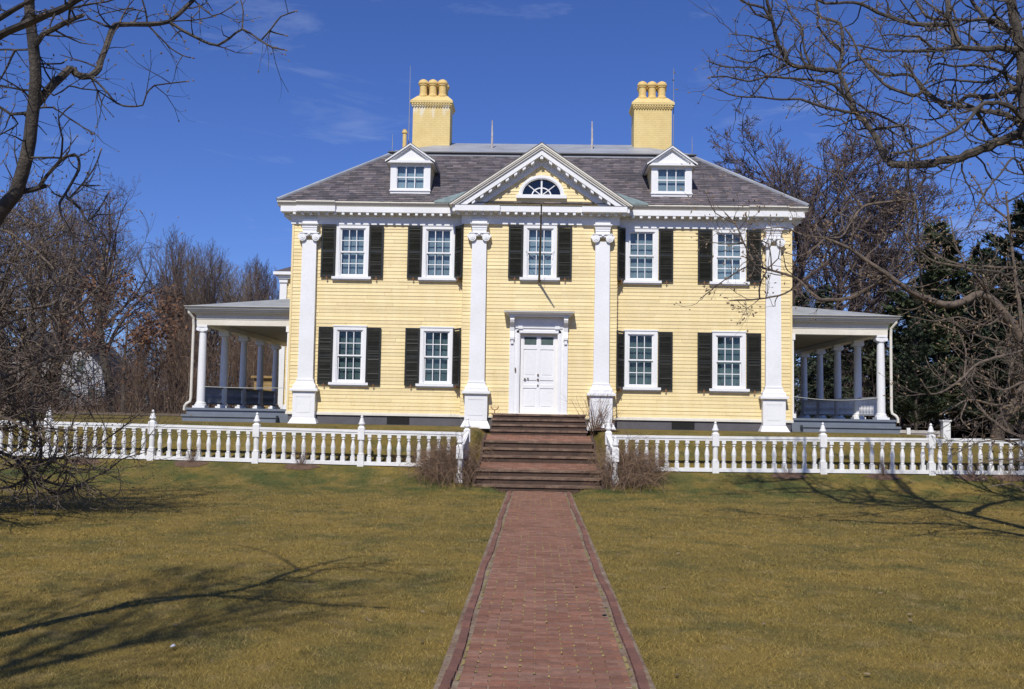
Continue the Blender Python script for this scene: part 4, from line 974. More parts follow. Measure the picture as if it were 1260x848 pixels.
# limb lines of the four near trees: x, y, z and radius of each joint, in metres
TRACE = {
 'left_limb_tree': [
  [(-4.64,-22.2,-0.15,0.102),(-4.6,-22.3,0.68,0.0851),(-4.49,-22.4,1.62,0.0718),(-4.34,-22.48,2.33,0.0628),(-4.13,-22.55,2.88,0.0558),(-3.9,-22.6,3.25,0.051),(-3.78,-22.62,3.39,0.0489),(-3.7,-22.65,3.64,0.0462),(-3.66,-22.68,3.89,0.0433),(-3.63,-22.71,4.18,0.0403),(-3.64,-22.74,4.4,0.0379),(-3.67,-22.76,4.63,0.0356),(-3.67,-22.82,5.08,0.031),(-3.58,-22.91,5.86,0.0233),(-3.46,-23.0,6.62,0.016)],
  [(-4.34,-22.48,2.33,0.0634),(-4.42,-22.84,3.09,0.0475),(-4.27,-23.16,3.74,0.0373),(-4.0,-23.36,4.08,0.0317),(-3.59,-23.51,4.12,0.0278),(-3.33,-23.62,4.18,0.0251),(-3.11,-23.71,4.22,0.0229),(-2.95,-23.78,4.24,0.0214),(-2.8,-23.85,4.28,0.0199),(-2.52,-23.98,4.37,0.0171),(-2.17,-24.19,4.56,0.013)],
  [(-4.0,-23.36,4.08,0.0252),(-3.67,-23.48,4.21,0.0198),(-3.42,-23.57,4.28,0.0169),(-3.29,-23.61,4.33,0.0154),(-3.18,-23.65,4.36,0.0142),(-2.98,-23.74,4.48,0.0118)],
  [(-3.65,-22.69,3.96,0.0308),(-3.62,-22.64,4.07,0.0291),(-3.57,-22.58,4.2,0.0275),(-3.49,-22.51,4.34,0.0259),(-3.45,-22.48,4.31,0.0253),(-3.37,-22.44,4.31,0.0245),(-3.32,-22.41,4.38,0.0237),(-3.31,-22.34,4.56,0.0223),(-3.3,-22.27,4.74,0.021),(-3.26,-22.25,4.78,0.0205),(-3.08,-22.16,4.82,0.0189),(-2.94,-22.09,4.87,0.0175),(-2.88,-22.06,4.94,0.0168),(-2.79,-21.99,5.09,0.0156),(-2.68,-21.9,5.33,0.0138)],
  [(-2.94,-22.09,4.87,0.0146),(-2.81,-22.14,4.78,0.0128),(-2.62,-22.21,4.67,0.011),(-2.49,-22.26,4.62,0.0099),(-2.39,-22.3,4.66,0.0089),(-2.28,-22.35,4.71,0.008),(-2.16,-22.4,4.63,0.007),(-2.02,-22.46,4.53,0.0059),(-1.92,-22.49,4.5,0.0052)],
  [(-2.28,-22.35,4.71,0.0076),(-2.29,-22.31,4.86,0.0058),(-2.32,-22.29,4.96,0.0047)],
  [(-2.12,-22.41,4.6,0.007),(-2.03,-22.45,4.68,0.0062),(-1.96,-22.47,4.76,0.0057),(-1.85,-22.51,4.78,0.0052)],
  [(-2.05,-22.44,4.66,0.0058),(-1.95,-22.39,4.65,0.0047)],
  [(-3.08,-22.16,4.82,0.0078),(-3.0,-22.12,4.74,0.0067),(-2.92,-22.08,4.66,0.0059),(-2.84,-22.04,4.62,0.0053),(-2.78,-22.02,4.61,0.0049)],
  [(-3.37,-22.44,4.31,0.0093),(-3.22,-22.49,4.18,0.008),(-3.12,-22.53,4.08,0.0073),(-3.01,-22.55,4.05,0.0068),(-2.91,-22.58,4.05,0.0063),(-2.88,-22.6,4.12,0.0059),(-2.81,-22.63,4.18,0.0055),(-2.56,-22.69,4.19,0.0045)],
  [(-3.64,-22.74,4.4,0.0211),(-3.55,-22.8,4.48,0.0189),(-3.35,-22.89,4.53,0.0166),(-3.19,-22.97,4.55,0.015)],
  [(-3.78,-22.62,3.39,0.0215),(-3.62,-22.51,3.47,0.0172)],
  [(-3.66,-22.54,3.45,0.0149),(-3.5,-22.6,3.61,0.0126),(-3.42,-22.62,3.66,0.0119),(-3.36,-22.64,3.67,0.0114),(-3.32,-22.65,3.62,0.011),(-3.31,-22.67,3.55,0.0105),(-3.34,-22.7,3.45,0.0098),(-3.37,-22.72,3.37,0.0092),(-3.34,-22.73,3.33,0.0089),(-3.25,-22.76,3.26,0.0083),(-3.18,-22.78,3.16,0.0076),(-3.12,-22.81,3.08,0.0071),(-3.09,-22.83,3.0,0.0066)],
  [(-3.7,-22.65,3.64,0.0084),(-3.41,-22.73,3.62,0.0067)],
  [(-3.41,-22.73,3.62,0.0083),(-3.37,-22.8,3.74,0.0066),(-3.37,-22.87,3.86,0.0053),(-3.25,-22.94,3.93,0.0043)],
  [(-3.34,-22.73,3.33,0.0072),(-3.28,-22.68,3.44,0.0064),(-3.22,-22.63,3.57,0.0057),(-3.2,-22.58,3.71,0.0051)],
  [(-3.28,-22.68,3.44,0.0056),(-3.2,-22.63,3.45,0.0039)],
  [(-3.18,-22.78,3.16,0.0066),(-3.12,-22.74,3.25,0.0057),(-3.08,-22.7,3.37,0.005)],
  [(-3.18,-22.78,3.16,0.0055),(-3.13,-22.73,3.22,0.0046),(-3.06,-22.68,3.23,0.0039)],
  [(-3.37,-22.72,3.37,0.01),(-3.39,-22.76,3.29,0.0088),(-3.35,-22.81,3.2,0.0078),(-3.25,-22.88,3.07,0.0066),(-3.18,-22.93,2.99,0.0059),(-3.03,-23.04,2.8,0.0042)],
  [(-3.64,-22.67,3.99,0.0078),(-3.5,-22.7,3.99,0.0066),(-3.36,-22.73,3.9,0.0056),(-3.18,-22.77,3.79,0.0044)],
  [(-3.63,-22.71,4.18,0.0078),(-3.52,-22.66,4.09,0.0067),(-3.43,-22.63,4.17,0.0061),(-3.35,-22.6,4.16,0.0057),(-3.25,-22.57,4.16,0.0052),(-3.14,-22.53,4.09,0.0046)],
  [(-3.65,-22.69,3.96,0.0145),(-3.86,-22.6,3.97,0.0119),(-4.12,-22.5,4.12,0.0094),(-4.44,-22.38,4.13,0.007)],
  [(-3.86,-22.6,3.97,0.0068),(-3.82,-22.57,3.91,0.006),(-3.9,-22.54,3.87,0.0054),(-4.05,-22.49,3.82,0.0046)],
  [(-3.64,-22.72,4.29,0.0089),(-3.58,-22.69,4.31,0.0076),(-3.49,-22.64,4.33,0.006),(-3.47,-22.63,4.35,0.0056)],
  [(-3.64,-22.74,4.4,0.0089),(-3.8,-22.69,4.41,0.0077),(-3.94,-22.64,4.43,0.0068),(-4.16,-22.56,4.43,0.0057)],
  [(-3.8,-22.69,4.41,0.009),(-3.88,-22.63,4.32,0.0071),(-3.96,-22.58,4.23,0.0057)],
  [(-3.64,-22.7,4.11,0.0089),(-3.77,-22.8,4.1,0.0068),(-3.89,-22.9,4.11,0.0054)],
  [(-3.3,-22.27,4.74,0.0071),(-3.44,-22.35,4.78,0.0056),(-3.56,-22.42,4.71,0.0047)],
  [(-2.8,-23.85,4.28,0.0083),(-2.86,-23.8,4.25,0.0074),(-2.89,-23.75,4.18,0.0066)],
  [(-2.95,-23.78,4.24,0.007),(-2.76,-23.86,4.24,0.0059),(-2.58,-23.94,4.23,0.005),(-2.46,-24.0,4.24,0.0045)],
  [(-3.08,-22.16,4.82,0.0078),(-3.08,-22.21,4.92,0.0068),(-3.1,-22.27,5.03,0.0059)],
  [(-3.08,-22.2,4.9,0.006),(-3.22,-22.17,4.94,0.0053),(-3.39,-22.12,4.93,0.0046),(-3.49,-22.1,4.91,0.0043)],
  [(-2.79,-21.99,5.09,0.0062),(-2.61,-22.06,4.93,0.0051),(-2.48,-22.11,4.96,0.0045),(-2.41,-22.13,5.0,0.0042)],
  [(-2.94,-22.09,4.87,0.0061),(-2.75,-22.05,4.9,0.0049),(-2.62,-22.02,4.94,0.0043)],
  [(-2.74,-22.01,5.05,0.0062),(-2.73,-22.02,4.99,0.0053),(-2.76,-22.05,4.93,0.0043)],
  [(-3.58,-22.91,5.86,0.0216),(-3.14,-23.02,6.14,0.0159),(-2.53,-23.16,6.28,0.011),(-2.06,-23.26,6.37,0.0077)],
  [(-3.65,-22.84,5.27,0.0219),(-4.38,-22.47,6.12,0.0144),(-5.26,-22.14,6.72,0.0091)],
  [(-3.67,-22.82,5.08,0.0165),(-3.32,-22.94,5.48,0.0119),(-2.76,-23.06,5.59,0.0087),(-2.27,-23.17,5.47,0.0062)],
  [(-2.52,-23.98,4.37,0.0108),(-2.19,-24.11,4.45,0.0086),(-1.72,-24.3,4.46,0.0064),(-1.42,-24.44,4.56,0.005)],
 ],
 'left_low_tree': [
  [(-11.73,-12.9,-0.15,0.2062),(-11.67,-13.03,0.42,0.1705),(-11.52,-13.14,1.52,0.1467),(-11.43,-13.25,2.62,0.1254),(-11.49,-13.4,4.12,0.0986),(-11.34,-13.56,5.61,0.0737),(-11.12,-13.7,6.95,0.0523)],
  [(-11.52,-13.14,1.52,0.0623),(-10.72,-12.72,1.4,0.0477),(-10.05,-12.39,1.19,0.0387),(-9.58,-12.16,1.02,0.0329),(-9.34,-12.05,0.9,0.0299),(-9.18,-11.9,0.57,0.0263),(-9.0,-11.81,0.43,0.0239),(-8.74,-11.68,0.24,0.0207)],
  [(-8.74,-11.68,0.24,0.0236),(-8.52,-11.57,0.37,0.0204),(-8.28,-11.45,0.52,0.0178),(-7.97,-11.31,0.7,0.015),(-7.79,-11.21,0.89,0.0131),(-7.46,-11.07,1.0,0.0107)],
  [(-9.18,-11.9,0.57,0.0321),(-8.84,-11.99,0.52,0.0267),(-8.41,-12.1,0.44,0.0217),(-7.96,-12.22,0.46,0.0172)],
  [(-9.18,-11.9,0.57,0.035),(-8.96,-11.97,0.83,0.0316),(-8.91,-12.07,1.27,0.0281),(-9.0,-12.14,1.56,0.0259),(-8.89,-12.24,2.0,0.023),(-8.53,-12.37,2.43,0.0197),(-8.28,-12.47,2.86,0.0169),(-7.95,-12.59,3.28,0.014)],
  [(-9.34,-12.05,0.9,0.026),(-8.61,-12.34,0.91,0.0193),(-8.33,-12.46,0.84,0.0173),(-7.88,-12.65,0.77,0.0143),(-7.36,-12.87,0.81,0.011)],
  [(-8.61,-12.34,0.91,0.0171),(-8.24,-12.21,1.0,0.0154),(-7.87,-12.08,1.17,0.014),(-7.24,-11.81,1.75,0.0117)],
  [(-11.45,-13.22,2.35,0.0566),(-10.61,-12.96,2.09,0.0462),(-9.9,-12.75,2.32,0.0396),(-9.43,-12.59,2.63,0.0351),(-9.11,-12.47,2.92,0.0319),(-8.81,-12.33,3.37,0.028),(-8.43,-12.22,3.53,0.0251),(-8.25,-12.15,3.69,0.0234),(-8.02,-12.06,4.0,0.0208),(-7.84,-11.98,4.23,0.0189),(-7.8,-11.93,4.46,0.0175)],
  [(-11.43,-13.25,2.62,0.0471),(-9.94,-13.87,2.88,0.0335),(-8.88,-14.34,3.11,0.0258),(-8.36,-14.59,3.29,0.0222),(-7.69,-14.89,3.33,0.0181),(-7.05,-15.2,3.43,0.0142)],
  [(-11.46,-13.33,3.37,0.0469),(-10.58,-12.95,3.92,0.0348),(-9.79,-12.64,4.26,0.0272),(-9.31,-12.46,4.43,0.0232),(-8.97,-12.31,4.76,0.0197),(-8.68,-12.17,5.08,0.0167),(-8.52,-12.07,5.37,0.0144)],
  [(-11.49,-13.4,4.12,0.04),(-10.09,-14.0,4.58,0.0284),(-8.86,-14.5,4.63,0.0215),(-8.19,-14.79,4.52,0.0179),(-7.57,-15.09,4.17,0.0144),(-7.12,-15.34,3.83,0.0117)],
  [(-11.38,-13.52,5.24,0.0397),(-10.66,-13.2,5.56,0.0306),(-9.98,-12.92,5.49,0.0245),(-9.5,-12.73,5.32,0.0205),(-9.14,-12.58,5.17,0.0175),(-8.78,-12.41,4.89,0.0142)],
  [(-11.52,-13.14,1.52,0.0434),(-10.66,-12.62,1.82,0.0337),(-9.9,-12.21,1.91,0.0277),(-9.36,-11.88,2.29,0.0232),(-8.99,-11.71,2.22,0.0208),(-8.5,-11.46,2.01,0.0174),(-8.33,-11.29,1.64,0.0151)],
  [(-9.9,-12.21,1.91,0.0258),(-9.17,-12.46,1.7,0.0191),(-8.71,-12.62,1.5,0.0157),(-7.94,-12.88,1.45,0.011)],
  [(-9.43,-12.59,2.63,0.0252),(-9.08,-12.44,2.56,0.0197),(-8.73,-12.29,2.72,0.0154),(-8.35,-12.14,2.59,0.0115)],
  [(-9.11,-12.47,2.92,0.0254),(-9.0,-12.65,3.26,0.0201),(-8.68,-12.89,3.67,0.0149),(-8.52,-13.12,4.06,0.0109)],
  [(-10.05,-12.39,1.19,0.0283),(-9.76,-12.14,1.4,0.0219),(-9.45,-11.91,1.48,0.0176),(-9.29,-11.67,1.85,0.0133)],
  [(-8.36,-14.59,3.29,0.0197),(-8.18,-14.42,2.99,0.0156),(-7.88,-14.24,2.82,0.0124),(-7.62,-14.1,2.89,0.0102)],
  [(-8.88,-14.34,3.11,0.0226),(-8.33,-14.67,3.6,0.0159),(-8.11,-14.87,3.95,0.0128),(-7.75,-15.11,4.28,0.0095)],
  [(-7.69,-14.89,3.33,0.0169),(-7.51,-14.79,3.72,0.0134),(-7.52,-14.7,4.11,0.0112),(-7.62,-14.64,4.37,0.0098)],
  [(-9.18,-11.9,0.57,0.0233),(-9.5,-11.99,0.39,0.0175),(-10.02,-12.11,0.41,0.0115)],
  [(-10.05,-12.39,1.19,0.0198),(-9.82,-12.25,0.9,0.0167),(-9.6,-12.09,0.54,0.014),(-9.23,-11.93,0.42,0.0116)],
 ],
 'right_high_tree': [
  [(8.6,-13.9,-0.15,0.1679),(8.48,-13.95,0.88,0.1489),(8.16,-14.05,3.02,0.1234),(7.84,-14.14,5.04,0.1026),(7.55,-14.2,6.57,0.0881),(7.47,-14.25,7.72,0.0779),(7.31,-14.29,8.5,0.0712),(7.11,-14.34,9.79,0.0604),(7.07,-14.4,11.09,0.05)],
  [(7.71,-14.2,6.44,0.0886),(7.21,-13.93,6.32,0.0786),(6.85,-13.72,6.18,0.0731),(6.58,-13.58,6.12,0.0696),(6.08,-13.34,6.09,0.0637),(5.81,-13.21,6.12,0.0607)],
  [(5.81,-13.21,6.12,0.0567),(5.7,-13.09,6.39,0.0523),(5.59,-12.92,6.8,0.0478),(5.41,-12.77,7.13,0.0442),(5.35,-12.67,7.37,0.0421),(5.28,-12.54,7.7,0.0394),(5.21,-12.43,7.99,0.0371),(5.3,-12.29,8.38,0.0343),(5.35,-12.18,8.72,0.0319),(5.34,-12.09,8.99,0.0301),(5.16,-12.0,9.11,0.0283),(5.01,-11.92,9.2,0.0268),(5.0,-11.8,9.56,0.0245),(5.0,-11.68,9.92,0.0221)],
  [(5.21,-12.43,7.99,0.0452),(4.69,-12.61,7.97,0.0394),(4.23,-12.77,8.01,0.0354),(4.03,-12.9,8.28,0.0323),(3.88,-13.07,8.65,0.0288),(3.78,-13.17,8.88,0.0267),(3.68,-13.31,9.18,0.0241)],
  [(7.47,-14.25,7.72,0.0568),(6.32,-14.77,7.54,0.0354),(5.83,-14.99,7.41,0.0284),(5.39,-15.2,7.31,0.0224),(4.89,-15.44,7.23,0.0159),(4.54,-15.62,7.23,0.0115)],
  [(6.32,-14.77,7.54,0.0549),(6.26,-14.66,7.82,0.0485),(6.24,-14.55,8.12,0.0438),(6.27,-14.44,8.42,0.0395),(6.29,-14.22,9.05,0.0316)],
  [(7.43,-14.26,7.92,0.0378),(7.06,-14.04,8.27,0.0311),(6.89,-13.87,8.68,0.0273),(6.77,-13.69,9.16,0.0236)],
  [(7.43,-14.26,7.92,0.0378),(7.14,-14.15,8.22,0.0323),(6.8,-14.05,8.26,0.0286),(6.52,-13.96,8.3,0.0258),(6.17,-13.86,8.4,0.0225),(6.02,-13.76,8.78,0.0196)],
  [(6.25,-14.6,7.97,0.037),(5.69,-14.76,7.9,0.0313),(5.34,-14.87,7.92,0.0285),(5.0,-14.97,7.99,0.0259),(4.73,-15.06,8.08,0.0238),(4.46,-15.14,8.07,0.0221),(4.13,-15.24,8.01,0.0199),(3.97,-15.3,8.07,0.0188)],
  [(7.51,-14.23,7.15,0.0455),(7.09,-13.93,7.05,0.0389),(6.84,-13.77,7.12,0.0361),(6.65,-13.61,6.97,0.0335),(6.5,-13.5,7.11,0.0318),(6.35,-13.38,7.32,0.03),(6.16,-13.19,7.67,0.0272),(5.93,-13.07,7.7,0.0253),(5.76,-12.97,7.75,0.0239),(5.49,-12.76,8.1,0.0208),(5.4,-12.61,8.48,0.0186),(5.3,-12.49,8.74,0.0169)],
  [(7.55,-14.2,6.57,0.0507),(7.21,-14.07,6.74,0.0422),(6.89,-13.95,6.84,0.0365),(6.67,-13.87,6.93,0.0329),(6.33,-13.75,7.07,0.0278),(6.16,-13.68,7.23,0.0249),(6.05,-13.58,7.56,0.0209),(5.94,-13.52,7.75,0.0185)],
  [(6.16,-13.68,7.23,0.0341),(6.03,-13.64,7.16,0.0311),(5.69,-13.55,7.32,0.026),(5.51,-13.49,7.51,0.0233),(5.34,-13.42,7.75,0.0203),(5.26,-13.38,7.9,0.0187)],
  [(7.71,-14.2,6.44,0.0431),(7.12,-14.53,6.72,0.0354),(6.66,-14.74,6.68,0.0316),(6.32,-14.94,6.34,0.0282),(6.01,-15.11,6.12,0.0256),(5.56,-15.34,5.87,0.0222),(5.19,-15.53,5.71,0.0197),(4.98,-15.63,5.66,0.0184)],
  [(5.41,-12.77,7.13,0.0277),(4.73,-12.95,7.19,0.0223),(4.36,-13.05,7.28,0.0199),(3.99,-13.15,7.24,0.0178),(3.56,-13.27,7.24,0.0155),(3.2,-13.37,7.22,0.0137),(2.87,-13.47,7.3,0.0119)],
  [(5.35,-12.67,7.37,0.0279),(4.9,-12.87,7.63,0.0234),(4.28,-13.09,7.62,0.0197),(3.76,-13.29,7.58,0.0169),(3.39,-13.43,7.45,0.015),(3.02,-13.57,7.48,0.0132),(2.74,-13.68,7.43,0.0118)],
  [(4.23,-12.77,8.01,0.0208),(3.9,-12.66,7.8,0.0171),(3.71,-12.57,7.56,0.0149),(3.61,-12.53,7.49,0.0141)],
  [(3.76,-13.29,7.58,0.0175),(3.53,-13.39,7.7,0.0151),(3.02,-13.59,7.63,0.0122),(2.7,-13.72,7.67,0.0105)],
  [(4.23,-12.77,8.01,0.0208),(3.86,-12.85,8.14,0.0167),(3.56,-12.92,7.96,0.0142),(3.28,-12.98,7.98,0.0122),(3.1,-13.02,8.04,0.0109)],
  [(4.03,-12.9,8.28,0.0165),(3.68,-12.7,8.24,0.013),(3.43,-12.57,8.31,0.0112)],
  [(4.08,-12.87,8.22,0.0165),(3.76,-12.97,8.3,0.0135),(3.54,-13.05,8.37,0.0118),(3.17,-13.16,8.36,0.0095)],
  [(3.88,-13.07,8.65,0.0299),(3.73,-13.12,8.84,0.0244),(3.44,-13.18,8.88,0.0198),(3.22,-13.23,9.0,0.0162)],
  [(3.88,-13.07,8.65,0.0218),(3.57,-13.21,8.69,0.0163),(3.44,-13.31,8.83,0.0134)],
  [(4.69,-12.61,7.97,0.0224),(4.58,-12.5,8.37,0.0195),(4.54,-12.39,8.86,0.0172),(4.41,-12.33,9.03,0.0161),(4.3,-12.23,9.44,0.0143)],
  [(5.3,-12.29,8.38,0.0214),(5.05,-12.35,8.58,0.018),(4.82,-12.42,8.85,0.0152),(4.86,-12.45,8.98,0.0141)],
  [(5.21,-12.43,7.99,0.0255),(5.36,-12.49,8.12,0.021),(5.62,-12.58,8.17,0.0168),(5.81,-12.64,8.11,0.014)],
  [(5.35,-12.67,7.37,0.0181),(4.97,-12.84,7.5,0.0147),(4.57,-13.03,7.64,0.012),(4.32,-13.23,7.95,0.0094)],
  [(4.73,-12.95,7.19,0.0165),(4.58,-12.76,7.62,0.0129),(4.37,-12.65,7.76,0.0112)],
  [(5.59,-12.92,6.8,0.0275),(6.02,-13.16,6.8,0.0198),(6.05,-13.26,6.57,0.0174),(6.18,-13.44,6.18,0.0133)],
  [(5.41,-12.77,7.13,0.025),(5.72,-12.66,7.19,0.0216),(6.29,-12.45,7.0,0.0169)],
  [(6.08,-13.34,6.09,0.0187),(6.15,-13.25,6.43,0.0151),(6.14,-13.13,6.88,0.0115),(6.17,-13.11,6.97,0.0109)],
  [(7.51,-14.23,7.15,0.0329),(7.18,-14.04,7.47,0.0252),(6.91,-13.92,7.58,0.0215),(6.64,-13.81,7.59,0.018),(6.42,-13.71,7.68,0.0153),(6.25,-13.63,7.61,0.0131)],
  [(7.53,-14.22,6.86,0.0304),(7.34,-14.08,7.26,0.0243),(7.32,-14.0,7.55,0.0215),(7.11,-13.91,7.74,0.0186),(6.91,-13.79,8.1,0.015),(6.74,-13.73,8.22,0.0131)],
  [(7.47,-14.25,7.72,0.0278),(7.3,-14.18,7.49,0.0239),(7.08,-14.11,7.25,0.0207),(6.73,-14.02,7.28,0.0177),(6.44,-13.95,7.32,0.0154),(6.15,-13.88,7.21,0.0129)],
  [(6.85,-13.72,6.18,0.0196),(6.39,-13.57,5.88,0.0142),(6.15,-13.5,5.98,0.0124),(5.92,-13.43,6.07,0.0106)],
  [(5.83,-14.99,7.41,0.0216),(5.55,-15.12,7.57,0.0166),(5.34,-15.19,7.54,0.0145),(5.14,-15.26,7.54,0.0124),(4.93,-15.33,7.49,0.0106)],
  [(6.24,-14.55,8.12,0.0223),(6.07,-14.44,8.29,0.0172),(5.87,-14.31,8.54,0.0126)],
  [(5.69,-14.76,7.9,0.0171),(5.48,-14.83,8.12,0.0131),(5.34,-14.88,8.29,0.0109)],
  [(6.89,-13.95,6.84,0.0322),(7.16,-13.77,6.57,0.0275),(7.49,-13.61,6.41,0.0245),(7.96,-13.42,6.4,0.0213)],
  [(7.31,-14.29,8.5,0.063),(7.3,-13.98,9.44,0.0491),(6.6,-13.51,10.5,0.0337),(5.68,-13.08,11.16,0.0204)],
  [(7.47,-14.25,7.72,0.0884),(7.79,-14.74,8.3,0.0633),(8.16,-15.38,9.0,0.0398),(8.73,-15.96,9.18,0.0224)],
  [(7.84,-14.14,5.04,0.1145),(8.8,-13.72,6.73,0.076),(10.36,-13.34,7.82,0.0486),(11.67,-13.03,8.79,0.0273)],
  [(8.16,-14.05,3.02,0.0384),(7.46,-14.28,3.87,0.0242),(7.02,-14.4,4.16,0.019),(6.54,-14.49,4.18,0.0149)],
  [(8.16,-14.09,4.03,0.0306),(6.98,-15.15,5.67,0.0167),(6.6,-15.34,5.44,0.0148),(6.26,-15.56,5.09,0.0128),(6.07,-15.72,4.8,0.0114)],
 ],
 'right_low_tree': [
  [(8.32,-14.4,-0.15,0.1562),(8.06,-14.49,0.92,0.1221),(7.62,-14.58,2.24,0.0938),(7.27,-14.64,2.96,0.0791),(7.12,-14.66,3.26,0.0732),(6.93,-14.68,3.5,0.068),(6.77,-14.7,3.68,0.064),(6.56,-14.72,3.78,0.0602),(6.18,-14.75,3.61,0.0536),(5.88,-14.77,3.64,0.0487),(5.51,-14.79,3.8,0.0423),(5.2,-14.82,4.01,0.0365),(4.92,-14.84,4.19,0.0314),(4.58,-14.87,4.42,0.0252),(4.22,-14.9,4.56,0.0193)],
  [(5.2,-14.82,4.01,0.0364),(4.95,-14.68,3.88,0.0322),(4.74,-14.56,3.73,0.0295),(4.31,-14.36,3.7,0.0254),(4.1,-14.23,3.93,0.0229),(3.94,-14.13,4.09,0.0211),(3.65,-14.0,4.2,0.0187),(3.42,-13.89,4.32,0.0168),(3.26,-13.75,4.67,0.0142),(3.15,-13.61,5.02,0.0118),(3.03,-13.54,5.17,0.0106)],
  [(4.06,-14.2,3.97,0.019),(3.76,-14.32,3.79,0.0157),(3.35,-14.46,3.69,0.0128),(2.89,-14.62,3.64,0.0099)],
  [(3.35,-14.46,3.69,0.0137),(3.34,-14.52,3.9,0.0117),(3.45,-14.59,4.15,0.0099),(3.59,-14.65,4.29,0.0086),(3.6,-14.71,4.5,0.0073)],
  [(4.22,-14.9,4.56,0.0242),(4.48,-14.83,4.58,0.023),(4.69,-14.73,4.88,0.0218),(4.86,-14.66,5.09,0.0211),(5.24,-14.56,5.19,0.02),(5.73,-14.43,5.21,0.0188),(5.86,-14.22,4.49,0.0169),(5.98,-14.04,3.88,0.0154)],
  [(5.73,-14.43,5.21,0.0187),(5.62,-14.54,5.46,0.0144),(5.52,-14.66,5.72,0.0111)],
  [(5.73,-14.43,5.21,0.0187),(5.64,-14.32,4.72,0.0148),(5.53,-14.26,4.48,0.0131),(5.58,-14.19,4.17,0.0114)],
  [(4.86,-14.66,5.09,0.0172),(4.62,-14.77,5.31,0.0137),(4.41,-14.87,5.53,0.0112),(4.01,-14.99,5.62,0.0084)],
  [(5.53,-14.26,4.48,0.0126),(5.48,-14.17,4.65,0.0107),(5.38,-14.05,4.83,0.009)],
  [(3.42,-13.89,4.32,0.0129),(3.24,-13.8,4.26,0.0115),(2.96,-13.62,4.08,0.0097),(2.66,-13.43,3.84,0.008)],
  [(3.26,-13.75,4.67,0.0117),(2.91,-13.85,4.64,0.0089),(2.5,-13.97,4.67,0.0064)],
  [(3.65,-14.0,4.2,0.0115),(3.56,-14.1,4.61,0.0089),(3.29,-14.16,4.66,0.0077),(2.96,-14.24,4.55,0.0063)],
  [(3.15,-13.61,5.02,0.0118),(2.81,-13.7,5.17,0.0086),(2.66,-13.78,5.45,0.0065)],
  [(4.22,-14.9,4.56,0.0145),(3.96,-14.74,4.63,0.0119),(3.7,-14.56,4.78,0.0099),(3.32,-14.33,4.79,0.0075)],
  [(4.22,-14.9,4.56,0.0133),(4.04,-15.0,4.4,0.0108),(3.79,-15.13,4.25,0.0086),(3.59,-15.22,4.27,0.0071)],
  [(6.77,-14.7,3.68,0.0245),(6.51,-14.84,3.97,0.0206),(6.29,-14.94,4.13,0.0185),(5.74,-15.13,4.19,0.015),(5.32,-15.3,4.42,0.0121),(5.17,-15.41,4.64,0.0105)],
  [(7.27,-14.64,2.96,0.0369),(7.26,-14.5,3.59,0.0296),(7.26,-14.37,4.23,0.0241),(7.26,-14.28,4.62,0.021),(7.27,-14.12,5.42,0.0153)],
  [(7.26,-14.37,4.23,0.02),(6.9,-14.25,4.27,0.0166),(6.52,-14.12,4.32,0.0139),(6.2,-14.0,4.5,0.0115)],
  [(7.27,-14.2,5.02,0.019),(6.98,-14.11,5.29,0.0144),(6.89,-14.05,5.57,0.012),(6.78,-14.0,5.77,0.0103)],
  [(6.29,-14.94,4.13,0.0145),(6.2,-14.74,4.53,0.011),(6.22,-14.56,4.94,0.0087)],
  [(7.27,-14.64,2.96,0.0295),(6.71,-14.88,2.82,0.023),(6.34,-15.05,2.69,0.0195),(6.13,-15.16,2.52,0.0173),(5.8,-15.34,2.32,0.0143),(5.52,-15.47,2.25,0.0121),(5.36,-15.58,2.42,0.0104)],
  [(7.62,-14.58,2.24,0.0247),(6.95,-14.72,2.11,0.0183),(6.56,-14.8,2.16,0.0154),(6.3,-14.86,2.19,0.0137),(5.9,-14.95,1.99,0.0108)],
  [(7.27,-14.64,2.96,0.0221),(6.84,-14.73,3.07,0.0173),(6.31,-14.85,3.18,0.013),(6.05,-14.91,3.23,0.0111),(5.86,-14.95,3.28,0.0096)],
  [(7.62,-14.58,2.24,0.0198),(7.18,-14.8,2.47,0.0151),(6.77,-14.98,2.34,0.0123),(6.33,-15.18,2.44,0.0095)],
  [(6.3,-14.86,2.19,0.0133),(6.15,-14.97,1.92,0.0098),(6.21,-15.04,1.8,0.0084)],
  [(8.06,-14.49,0.92,0.0199),(7.53,-14.24,1.25,0.0145),(7.17,-14.11,1.3,0.0122),(6.85,-13.99,1.23,0.0103)],
  [(8.06,-14.49,0.92,0.0199),(7.53,-14.34,0.77,0.0146),(7.22,-14.25,0.94,0.012),(6.94,-14.18,0.89,0.0101)],
  [(7.53,-14.24,1.25,0.0152),(7.37,-14.07,1.56,0.0121),(7.13,-13.94,1.61,0.0103)],
  [(6.13,-15.16,2.52,0.0154),(6.21,-15.03,2.92,0.0116),(6.16,-14.94,3.17,0.0096)],
  [(6.93,-14.68,3.5,0.0172),(6.61,-14.86,3.3,0.0146),(6.09,-15.1,3.39,0.0119),(5.65,-15.31,3.3,0.0099),(5.23,-15.52,3.34,0.0081)],
  [(8.06,-14.49,0.92,0.1119),(8.99,-14.08,2.4,0.0762),(9.79,-13.67,4.11,0.048),(10.82,-13.34,5.37,0.0268)],
  [(8.99,-14.08,2.4,0.0638),(9.81,-14.74,3.12,0.0332),(10.42,-15.21,3.33,0.0177)],
 ],
}

